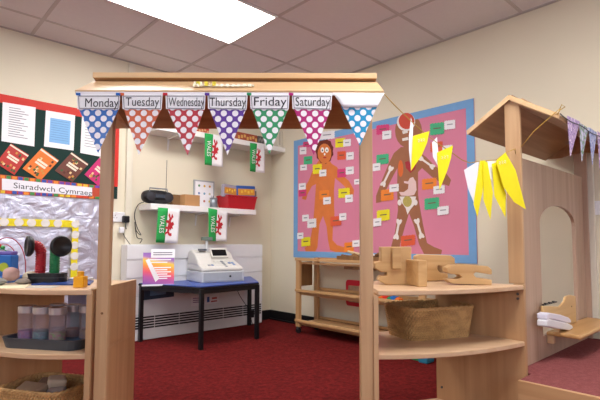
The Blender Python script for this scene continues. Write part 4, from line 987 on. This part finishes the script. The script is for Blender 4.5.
# ------------------------------------------------------------------ tray of glitter jars on the left shelf
SZ = .405
TM = SH @ Matrix.Translation((-1.035, 1.965, SZ)) @ Matrix.Rotation(-.2, 4, 'Z')
t = thing('grey_tray', 'dark grey plastic tray holding the silver lidded jars', 'tray', sp(-1.035, 1.965, SZ), ANG - .2)
oo = rrect(-.182, .188, -.115, .11, .05, 6); ii = rrect(-.169, .175, -.102, .097, .042, 6); n = len(oo)
mb = MB(TM)
o0 = [mb.v((x * .93, y * .93, 0)) for x, y in oo]; o1 = [mb.v((x, y, .04)) for x, y in oo]; i1 = [mb.v((x, y, .04)) for x, y in ii]; i0 = [mb.v((x, y, .016)) for x, y in ii]
mb.bm.faces.new(o0); mb.bm.faces.new(i0)
for A_, B_ in ((o0, o1), (o1, i1), (i1, i0)):
    for k in range(n): mb.bm.faces.new((A_[k], A_[(k + 1) % n], B_[(k + 1) % n], B_[k]))
mb.build('tray', plain('slate plastic', '3F454D', .4), t)
MB(TM).prism([(x * .98, y * .98, .0163) for x, y in ii], (0, 0, .0035)).build('liner', plain('pale blue liner', '7FA6CC', .2), t)
def clear():
    mt, n, b = nt('clear jar plastic'); b.inputs['Base Color'].default_value = lin('DCC6CE'); b.inputs['Alpha'].default_value = .17; b.inputs['Roughness'].default_value = .08; return mt
M_clear = clear(); M_lid = plain('silver lid', 'D6D2D6', .25, .7)
def glit(nm, c1, c2):
    mt, n, b = nt(nm); L = n.links; tc = N(n, 'ShaderNodeTexCoord'); v = N(n, 'ShaderNodeTexVoronoi'); v.inputs['Scale'].default_value = 160; L.new(tc.outputs['Object'], v.inputs['Vector'])
    cr = N(n, 'ShaderNodeValToRGB'); cr.color_ramp.elements[0].color = lin(c1); cr.color_ramp.elements[1].color = lin(c2); sp_ = N(n, 'ShaderNodeSeparateColor'); L.new(v.outputs['Color'], sp_.inputs[0]); L.new(sp_.outputs[0], cr.inputs[0]); L.new(cr.outputs[0], b.inputs['Base Color']); return mt
spec = [(-.125, -.035, 'front left', '6A3A86', '9A4A7A', 'purple'), (-.045, -.045, 'second in the front row', '24506A', '3F8A8A', 'teal'), (.037, -.05, 'third in front row', 'A83A6A', '6A9A3A', 'pink and green'),
        (.118, .03, 'right end', '6A4A3A', '8A6A4A', 'brown'), (-.04, .045, 'back left', '4A3A36', '7A5A4A', 'dark'), (.04, .04, 'back middle', '5A3A36', '8A5A4A', 'dark red')]
for x, y, w_, c1, c2, nm in spec:
    p = TM @ Vector((x + .006, y + .008, .02)); t = thing('sensory_jar', 'clear silver lidded jar with %s glitter, %s of grey tray' % (nm, w_), 'jar', p, 0, 'jars in the grey tray')
    r = .034; z = p.z
    MB().lathe([(0, 0), (r - .004, 0), (r, .005), (r, .118), (r - .002, .118), (r - .002, .006), (0, .003)], (p.x, p.y, z), 28).build('jar', M_clear, t, smooth=True)
    MB().lathe([(0, 0), (r - .004, 0), (r - .004, .032), (0, .034)], (p.x, p.y, z + .0065), 20).build('glitter', glit('glitter ' + nm, c1, c2), t)
    MB().lathe([(0, .112), (r + .0015, .112), (r + .0015, .139), (r - .001, .141), (0, .141)], (p.x, p.y, z), 28).build('lid', M_lid, t, smooth=False)
# picture card behind the jars
t = thing('picture_book', 'pastel covered book standing behind the right hand jar', 'book', sp(-1.04, 2.2, SZ), ANG)
MB(SH).box((-1.10, 2.19, SZ), (-.985, 2.205, SZ + .19)).build('cover', plain('pastel cover', 'A7A4C8', .5, noise=.25, scale=18), t)
MB(SH).box((-1.085, 2.188, SZ + .03), (-1.0, 2.1905, SZ + .12)).build('cover_picture', plain('pale blue picture', '7FB6D8', .5, noise=.2, scale=20), t)
MB(SH).box((-1.098, 2.192, SZ + .19), (-.987, 2.203, SZ + .193)).build('page_edge', M_paper, t)

# ------------------------------------------------------------------ play house (room coordinates)
HX, HYY = 2.158, .868; PZ = .266; HE = 3.175
t = thing('raised_platform', 'low wooden platform topped with dusty red carpet at the bottom right', 'platform', (2.65, .1, 0))
PX, PY = 1.985, .800
MB().box((PX, -.9, 0), (PX + .02, PY, PZ)).build('front_board', wood('platform board', 'CDA276', 'BC8F62', 'y'), t, bevel=.002)
MB().box((PX + .0205, -.9, 0), (2.134, PY, PZ - .012)).box((2.1345, -.9, 0), (WX - .035, HYY + .012, PZ - .012)).build('deck', W_birch_x, t)
MB().box((PX + .021, -.898, PZ - .0118), (2.134, PY - .001, PZ - .001)).box((2.134, -.898, PZ - .0118), (WX - .036, HYY + .011, PZ - .001)).build('carpet_top', M_carpet2, t)
t = thing('play_house', 'wooden toy house with gabled roof and arched window opening standing on the platform', 'play house', (2.68, HYY, PZ))
# arched panel
ax0, ax1, azs, aza = 2.455, 3.01, .937, 1.039
lp = ony(HYY, 544, 331); lz = lp.z; lc = onz(lz, 575.5, 338.5); az0 = lz - .019
px0, px1, pz1 = HX + .018, HE, 1.241
arch = [(ax0, azs)] + [(ax0 + (ax1 - ax0) * (1 - math.cos(PI * k / 16)) / 2, azs + (aza - azs) * math.sin(PI * k / 16)) for k in range(1, 16)] + [(ax1, azs)]
mb = MB(); th = .018; y0 = HYY - .009
mb.box((px0, y0, PZ), (ax0, y0 + th, pz1)).box((ax1, y0, PZ), (px1, y0 + th, pz1)).box((ax0, y0, PZ), (ax1, y0 + th, az0))
for (xa, za), (xb, zb) in zip(arch, arch[1:]): mb.prism([(xa, y0, za), (xb, y0, zb), (xb, y0, pz1), (xa, y0, pz1)], (0, th, 0))
bmesh.ops.remove_doubles(mb.bm, verts=mb.bm.verts, dist=.0002)
mb.build('arched_panel', W_house, t)
MB().box((HX, HYY - .04, .65), (HX + .018, HYY + .030, 1.503)).build('post', W_birch_z, t, bevel=.003)
MB().box((HX, HYY - .04, PZ), (HX + .018, HYY + .01, .65)).build('post', W_birch_z, t, bevel=.003)
MB().box((HE, HYY - .035, PZ), (HE + .018, HYY + .035, 1.503)).build('post', W_dark if False else W_house, t, bevel=.003)
rz, ez, ey = 1.521, 1.380, .208
W_roof = wood('house roof board', 'B98F66', '9C754F', 'x')
for s_, nm in ((1, 'roof_board'), (-1, 'roof_board')):
    o = MB().prism([(HX - .01, HYY - s_ * .012, rz + .004), (HX - .01, HYY + s_ * ey, ez + .012), (HX - .01, HYY + s_ * (ey - .004), ez - .006), (HX - .01, HYY - s_ * .0, rz - .014)] if s_ > 0 else
              [(HX - .01, HYY - .001, rz - .008), (HX - .01, HYY - ey, ez + .012), (HX - .01, HYY - ey + .004, ez - .006), (HX - .01, HYY - .001, rz - .028)], (HE + .025 - HX + .01, 0, 0)).build(nm, W_roof, t)
    # pale edge moulding along the gable rake
    MB().prism([(HX - .016, HYY, rz + .006), (HX - .016, HYY + s_ * (ey + .003), ez + .015), (HX - .016, HYY + s_ * (ey + .001), ez - .007), (HX - .016, HYY, rz - .018)], (.0055, 0, 0)).build('gable_edge', W_birch_x, t)
MB().box((HX + .1, HYY - .02, rz + .004), (HX + .25, HYY + .014, rz + .012)).build('ridge_cap', W_birch_x, t, bevel=.003)
MB().prism([(HE - .01, HYY, rz - .03), (HE - .01, HYY + ey - .02, ez - .004), (HE - .01, HYY + .10, 1.375), (HE - .01, HYY + .04, 1.39), (HE - .01, HYY - .04, 1.39), (HE - .01, HYY - .10, 1.375), (HE - .01, HYY - ey + .02, ez - .004)], (.009, 0, 0)).build('gable_bracket', W_roof, t)
# ledge through the arch
MB().box((lp.x, lc.y, lz - .02), (HE - .02, y0 - .0005, lz)).build('ledge', wood('ledge wood', 'C99C66', 'B78850', 'x'), t, bevel=.008, bseg=3)
MB().box((lp.x + .01, y0 - .03, lz - .06), (lp.x + .04, y0 - .001, lz - .02)).build('ledge_block', W_birch_x, t, bevel=.002)
# toy phone and wooden holder on the ledge
q0 = onz(lz, 560, 331); T = Matrix.Translation((lp.x + .1, (lc.y + y0) / 2 + .0, lz))
def onl(Y, pts, z=None):
    P = [ony(Y, *p) for p in pts]; m_ = min(p.z for p in P); return [Vector((p.x, Y, p.z - m_ + (lz if z is None else z))) for p in P]
YL = y0 - .075
DZ = lz - ony(YL, 568, 330.5).z
def mx_(P): return [(547 + (x - 537) * .75, y) for x, y in P]
t = thing('toy_telephone', 'white toy telephone handset lying on its base on the house ledge', 'toy telephone', (lp.x + .1, YL, lz))
P = onl(YL, mx_([(537, 321), (540, 319), (566, 323.5), (571, 325.5), (572.5, 328.5), (568, 330.5), (552, 329), (537, 327)])); MB().prism(P, (0, .045, 0)).build('base', M_plast, t, bevel=.006, bseg=3)
zt = max(p.z for p in P)
P2 = [Vector((0, 0, DZ)) + ony(YL + .002, *p) for p in mx_([(537, 313.5), (541, 312), (556, 314), (567, 317), (570, 320), (569, 322.5), (562, 322), (548, 319), (541, 318.2), (537, 319)])]; mz = min(p.z for p in P2); dz = zt - mz - .012
MB().prism([Vector((p.x, p.y, p.z + 0)) for p in P2], (0, .046, 0)).build('handset', plain('lilac white plastic', 'E4E2F0', .3), t, bevel=.006, bseg=3)
P3 = [Vector((0, 0, DZ)) + ony(YL + .01, *p) for p in mx_([(538, 318.5), (562, 321.5), (562, 324), (538, 321)])]; MB().prism(P3, (0, .03, 0)).build('keypad_gap', M_black, t)
t = thing('wooden_holder', 'small pine holder with black marks behind the white toy telephone', 'holder', (lp.x + .16, y0 - .02, lz))
YH = y0 - .022
P = onl(YH, [(543, 310), (560, 310.5), (565, 305), (566, 300.5), (570.5, 298.5), (576, 299.5), (576.5, 326), (560, 328), (543, 325)]); MB().prism(P, (0, .012, 0)).build('back', wood('pine holder', 'DDB67E', 'CBA064', 'x'), t, bevel=.003)
mb = MB(); zt = [p.z for p in P][0]
for k in range(7):
    a_, b2 = ony(YH, 544 + 2 * k, 307.5), ony(YH, 545.4 + 2 * k, 309.3); mb.box((a_.x, YH - .0, P[0].z - .0), (b2.x, YH + .01, P[0].z + .006 + .004 * (k % 2)))
mb.build('black_marks', M_black, t)
MB().lathe([(0, 0), (.004, 0), (.004, .002), (0, .002)], ony(YH, 571.5, 306) + Vector((0, 0, lz - ony(YH, 560, 328).z)), 10, (0, -1, 0)).build('dowel', W_dark, t)

# ------------------------------------------------------------------ the weekday bunting
BD = 1.634
t = thing('weekday_bunting', 'polka dot bunting with the days of the week along the shop roof edge', 'bunting', sp(-.25, BD, 1.38), ANG)
def bp(x, y, off=0): return ond(BD - off, x, y)
glare_ribbon = MB(SH).prism([bp(75, 91.5), bp(384.5, 93), bp(384, 95.5), bp(79, 94.5)], (0, .003, 0)); glare_ribbon.build('glare_ribbon', M_paper, t)  # white strip carrying the flags, painting in the glare along the roof's front edge
flags = [('Monday', 'blue', '1D63B8', 76.5, 120.5, (98, 153)), ('Tuesday', 'orange', 'CC5A2A', 121.5, 163, (138.7, 155)), ('Wednesday', 'red', 'B81F30', 165, 206, (187.6, 155.5)),
         ('Thursday', 'purple', '5B2F96', 207, 248, (227.4, 155)), ('Friday', 'green', '2F9460', 249.5, 290, (269.5, 154)), ('Saturday', 'magenta', 'B41C72', 291.5, 332.5, (313.8, 155))]
txt = {'Monday': (85, 118.5, 106.8), 'Tuesday': (125.5, 159, 105.8), 'Wednesday': (168.5, 204, 106), 'Thursday': (209.5, 246, 106), 'Friday': (254, 286.5, 105.6), 'Saturday': (295.5, 330, 105.8)}
px2m = BD / 457.08
rnd = random.Random(5)
for day, cn, c, x0, x1, ap in flags:
    w_ = x1 - x0; top = 94.2; mid = 109.3; tl = rnd.uniform(-.6, .6)
    P = [bp(x0 + .5, top), bp(x1 - .5, top), bp(x1 - 2, mid), bp(*ap), bp(x0 + 2.5, mid)]
    f = MB(SH).prism(P, (0, .0012, 0)).build('flag', dots(cn + ' polka dots', c), t, uvf=lambda p: (p.x / .0415 + .2, p.z / .0415 + .1)); f['label'] = cn + ' polka dot flag for ' + day
    M_lab = plain('laminated white label', 'F8F8FD', .2, coat=.4)
    MB(SH).prism([bp(x0 + .5, top, .0015), bp(x1 - .3, top - .3, .0015), bp(x1 - 1.5, mid + tl, .0015), bp(x0 + 1, mid - tl, .0015)], (0, .001, 0)).build('label_strip', M_lab, f)
    fr = MB(SH)
    for a, b_ in (((x0 + 2, 96), (x1 - 2, 96)), ((x0 + 2.6, 108.4 - tl), (x1 - 2.6, 108.4 + tl))):
        fr.prism([bp(a[0], a[1] - .3, .003), bp(b_[0], b_[1] - .3, .003), bp(b_[0], b_[1] + .3, .003), bp(a[0], a[1] + .3, .003)], (0, .001, 0))
    for a, b_ in (((x0 + 2, 96), (x0 + 2.6, 108.4 - tl)), ((x1 - 2, 96), (x1 - 2.6, 108.4 + tl))):
        fr.prism([bp(a[0] - .25, a[1], .003), bp(a[0] + .25, a[1], .003), bp(b_[0] + .25, b_[1], .003), bp(b_[0] - .25, b_[1], .003)], (0, .001, 0))
    fr.build('label_outline', plain('grey outline', '5A5A68', .5), f)
    a, b_, yb = txt[day]; o_, e_ = bp(a, yb, .0035), bp(b_, yb, .0035); mb = MB(SH)
    text_into(mb, day, o_, e_ - o_, (0, 0, 1), (e_ - o_).length, 9.0 * px2m, .0); mb.build('lettering', plain('black lettering', '1C1C26', .4), f, recalc=False)
for x, c in ((78, '1D63B8'), (118, '1D63B8'), (121.5, 'CC5A2A'), (165, 'B81F30'), (207, '5B2F96'), (249, '2F9460'), (291, 'B41C72')):
    MB(SH).prism([bp(x - 2.2, 92.6, .004), bp(x + 2.4, 92.8, .004), bp(x + 2.4, 95.6, .004), bp(x - 2.2, 95.2, .004)], (0, .001, 0)).build('ribbon_tab', plain('tab ' + c, c, .4), t)
f = MB(SH).prism([bp(341, 106), bp(377.5, 105.5), bp(360, 146)], (0, .0012, 0)).build('flag', dots('turquoise polka dots', '1591C4'), t, uvf=lambda p: (p.x / .0415, p.z / .0415)); f['label'] = 'turquoise polka dot flag with blank folded top'
mb = MB(SH); ns_ = 12
def fold(i, j):
    u, v = i / ns_, j / 4; a = Vector(bp(332.5, 93)).lerp(bp(384, 93.5), u); b_ = Vector(bp(343, 108)).lerp(bp(377, 107.5), u); p = a.lerp(b_, v); return p + Vector((0, -.004 - .004 * math.sin(u * 7) * v, 0))
mb.grid(fold, ns_ + 1, 5); mb.build('folded_label', M_lab, f, smooth=True, solid=.001)
# crumpled strip on the roof
q = [ond(1.69, 194, 80), ond(1.69, 200, 84), ond(1.69, 215, 84.6), ond(1.69, 235, 84.2), ond(1.69, 254, 84.4)]
def roofz(d): return 1.391 + (d - 1.64) * .59
t = thing('crumpled_wrapper', 'crumpled white and yellow plastic strip lying on the shop roof', 'wrapper', sp(q[2].x, 1.69, roofz(1.69) + .002), ANG)
mb = MB(SH)
def wr(i, j):
    u = q[0].x + (q[-1].x - q[0].x) * i / 40; a = 2 * PI * j / 8; w_ = .011 if i > 5 else .019; d = 1.69 + math.cos(a) * w_; hgt = (.009 if i > 5 else .016) * (.6 + .4 * math.sin(i * 1.7 + j))
    return (u, d, roofz(d) + .002 + hgt * (1 + math.sin(a)) * .6)
mb.grid(wr, 41, 9); mb.build('plastic', plain('cream plastic film', 'E6E0CC', .25), t, smooth=False)
for k in range(3):
    u = q[0].x + .012 + .03 * k; MB(SH).box((u, 1.676, roofz(1.676) + .009), (u + .012, 1.690, roofz(1.69) + .016)).build('yellow_patch', plain('wrapper yellow', 'E8D84A', .4), t)

# ------------------------------------------------------------------ yellow pennants between shop and house
def yd(x): return 1.66 + (x - 384) / 137 * .37
def yp(x, y, off=0): return ond(yd(x) - off, x, y)
t = thing('yellow_bunting', 'bunting of yellow and white pennants strung from the shop roof to the play house post', 'bunting', SH @ yp(450, 150))
M_py = plain('pennant yellow', 'F2E21A', .45); M_pw = plain('pennant white', 'ECEBF0', .45)
MB(SH).tube([yp(*p) for p in ((383, 92.5), (392, 102.5), (402, 112.5), (412, 122), (425, 133.5), (438, 143.5), (451, 152), (462, 160), (470, 163), (480, 161), (496, 160), (506, 152.5), (515, 149))] + [Vector((SH.inverted() @ Vector((HX - .004, HYY - .02, 1.248))))], .0018, 6).build('cord', plain('gold cord', 'B8923A', .5), t, smooth=True)
pen = [([(411, 117.5), (413.2, 125), (412.5, 150), (411, 170), (409, 150), (409, 135)], M_pw, 0), ([(413, 136), (429.5, 131), (427, 143), (422, 155), (411, 171)], M_py, .004),
       ([(432, 142.5), (437, 137), (438.3, 152), (438, 166), (433, 157)], M_pw, 0), ([(437, 152.5), (453, 145.5), (451, 158), (447.5, 170), (439.5, 190)], M_py, .004),
       ([(464, 170), (479, 160.6), (477, 180), (474, 203), (468, 188)], M_pw, 0), ([(480, 160.6), (485.6, 160.6), (482.5, 192.5), (477.4, 217), (473.5, 204), (477, 180)], M_py, .004),
       ([(487, 160.6), (496.5, 160.6), (492.5, 182), (489, 176)], M_pw, .0), ([(483, 162), (487.5, 162), (493, 192.5), (490.5, 219.5), (483.5, 200)], M_py, .009),
       ([(492, 164), (496.5, 162), (506, 194), (505.5, 217.5), (494.5, 196)], M_py, .012), ([(496, 161), (505.5, 152.4), (515.6, 170), (526, 209.4), (514, 202), (503, 186)], M_py, .03)]
for px, mt, off in pen:
    MB(SH).prism([yp(x, y, off) for x, y in px], (0, .0012, 0)).build('pennant', mt, t)
mb = MB(SH)
for ox, oy, off in ((418, 141, .0055), (441.5, 158, .0055), (499, 163, .0315)):
    for k in range(3):
        x, y = ox + 2.6 * k, oy - .6 * k
        mb.tube([yp(x, y - 1.6, off), yp(x + 1.6, y - 1, off), yp(x + .2, y + .8, off), yp(x + 1.8, y + 1.2, off)], .0009, 5)
mb.build('white_marks', M_pw, t)
t = thing('gold_cord', 'gold cord tied from the house post up to the corner of its roof', 'cord', (HX - .012, .70, 1.38))
MB().tube([(HX - .006, HYY - .045, 1.275), (HX - .02, .76, 1.335), (HX - .022, .68, 1.393), (HX - .022, .652, 1.412)], .0018, 6).build('cord', plain('gold cord', 'B8923A', .5), t, smooth=True)
MB().tube([(HX - .022, .652, 1.412), (HX - .03, .642, 1.427), (HX - .02, .632, 1.417), (HX - .022, .652, 1.407), (HX - .026, .662, 1.387)], .0022, 6).build('knot', plain('gold cord', 'B8923A', .5), t, smooth=True)

# floral pennants along the right eave
def floral(nm, c1, c2, c3):
    mt, n, b = nt(nm); L = n.links; tc = N(n, 'ShaderNodeTexCoord'); ns = N(n, 'ShaderNodeTexNoise'); ns.inputs['Scale'].default_value = 45; ns.inputs['Detail'].default_value = 1; L.new(tc.outputs['Object'], ns.inputs['Vector'])
    cr = N(n, 'ShaderNodeValToRGB'); e = cr.color_ramp.elements; cr.color_ramp.interpolation = 'CONSTANT'; e[0].position = 0; e[0].color = lin(c1); e[1].position = .48; e[1].color = lin(c2); x = e.new(.58); x.color = lin(c3)
    L.new(ns.outputs['Fac'], cr.inputs[0]); L.new(cr.outputs[0], b.inputs['Base Color']); b.inputs['Roughness'].default_value = .4; return mt
t = thing('floral_bunting', 'small purple, green and blue patterned pennants along the right edge of the play house roof', 'bunting', (2.45, .65, 1.37))
YF = HYY - ey - .008
MB().tube([(HX - .018, YF, ez + .012)] + [(x, YF, ez + .006 - .004 * math.sin(x * 20)) for x in [HX + .05 * k for k in range(20)]], .0025, 6).build('cord', plain('dark cord', '4A4A5A', .6), t)
fm = [floral('purple flowers', 'B79ACB', '8B6FB2', 'D9C3DE'), floral('green flowers', '5F8F6A', 'A9A6CE', 'C9CFE2'), floral('blue flowers', '6C7FC2', 'B3B9DD', '8FA0D0')]
for k, (u, v, w_) in enumerate([((567.4, 115.6), (580, 121.5), (570.5, 157)), ((579.4, 122.5), (588.2, 128), (582, 161.5)), ((588.7, 127), (597, 132.5), (592.5, 165)), ((597.5, 131), (605, 137), (600, 170))]):
    MB().prism([ony(YF, *u), ony(YF, *v), ony(YF, *w_)], (0, .0015, 0)).build('pennant', fm[k % 3], t)

# small green blue toy on the floor seen under the right shelf
t = thing('toy_leaf', 'small green and blue toy on the floor seen under the right shelf', 'toy', onz(0, 420, 359))
q = onz(.0, 420, 359)
MB().box(q + Vector((-.07, -.04, 0)), q + Vector((.05, .04, .035))).build('green_part', plain('toy green', '3E8C66', .5), t, bevel=.012)
MB().box(q + Vector((-.1, -.12, 0)), q + Vector((.0, -.045, .045))).build('blue_part', plain('toy teal', '2F7E9E', .5), t, bevel=.012)

# ------------------------------------------------------------------ light
w = bpy.data.worlds.new('sky'); scene.world = w; w.use_nodes = True
bg = w.node_tree.nodes['Background']; sk = w.node_tree.nodes.new('ShaderNodeTexSky'); sk.sky_type = 'HOSEK_WILKIE'; sk.turbidity = 6
sk.sun_direction = (-.3, -.5, .8)
w.node_tree.links.new(sk.outputs[0], bg.inputs[0]); bg.inputs[1].default_value = .8
def win_light(loc, rot, sx_, sy_, e, c):
    l = bpy.data.lights.new('window_daylight', 'AREA'); l.shape = 'RECTANGLE'; l.size = sx_; l.size_y = sy_; l.energy = e; l.color = lin(c)[:3]
    o = bpy.data.objects.new('window_daylight', l); o.location = loc; o.rotation_euler = rot; col.objects.link(o)
win_light((X0 - .25, -.5, 1.55), (0, -PI / 2, 0), 1.2, 3.4, 42, 'E8EEFF')
win_light((.3, Y0 - .25, 1.55), (PI / 2, 0, 0), 4.6, 1.2, 48, 'E8EEFF')
scene.view_settings.view_transform = 'Standard'; scene.view_settings.look = 'None'; scene.view_settings.gamma = 1
scene.view_settings.use_curve_mapping = False; scene.view_settings.exposure = .15

# groups for things that repeat
GR = {'leaflet': 'leaflets pinned on the notice board', 'notice_sheet': 'printed sheets on the notice board', 'stone': 'stones in the basket and on the counter', 'toy_brick': 'plastic toy bricks',
      'food_packet': 'packets in the red crate', 'cardboard_box': 'cardboard boxes on the lower shelf', 'wall_shelf': 'white wall shelves', 'storage_box': 'boxes on the upper shelf', 'wall_socket': 'double wall sockets',
      'wood_piece': 'wood pieces in the wicker tray', 'corner_shelf_unit': 'corner shelf units of the toy shop', 'paper_figure': 'paper body figures on the display board', 'wicker_basket': 'wicker baskets in the shelf units', 'paper_sheet': 'papers on the left counter', 'notice': 'notices on the heater'}
for o in bpy.data.objects:
    if o.parent is None and 'label' in o and 'group' not in o:
        g = GR.get(o.name.split('.')[0])
        if g: o['group'] = g
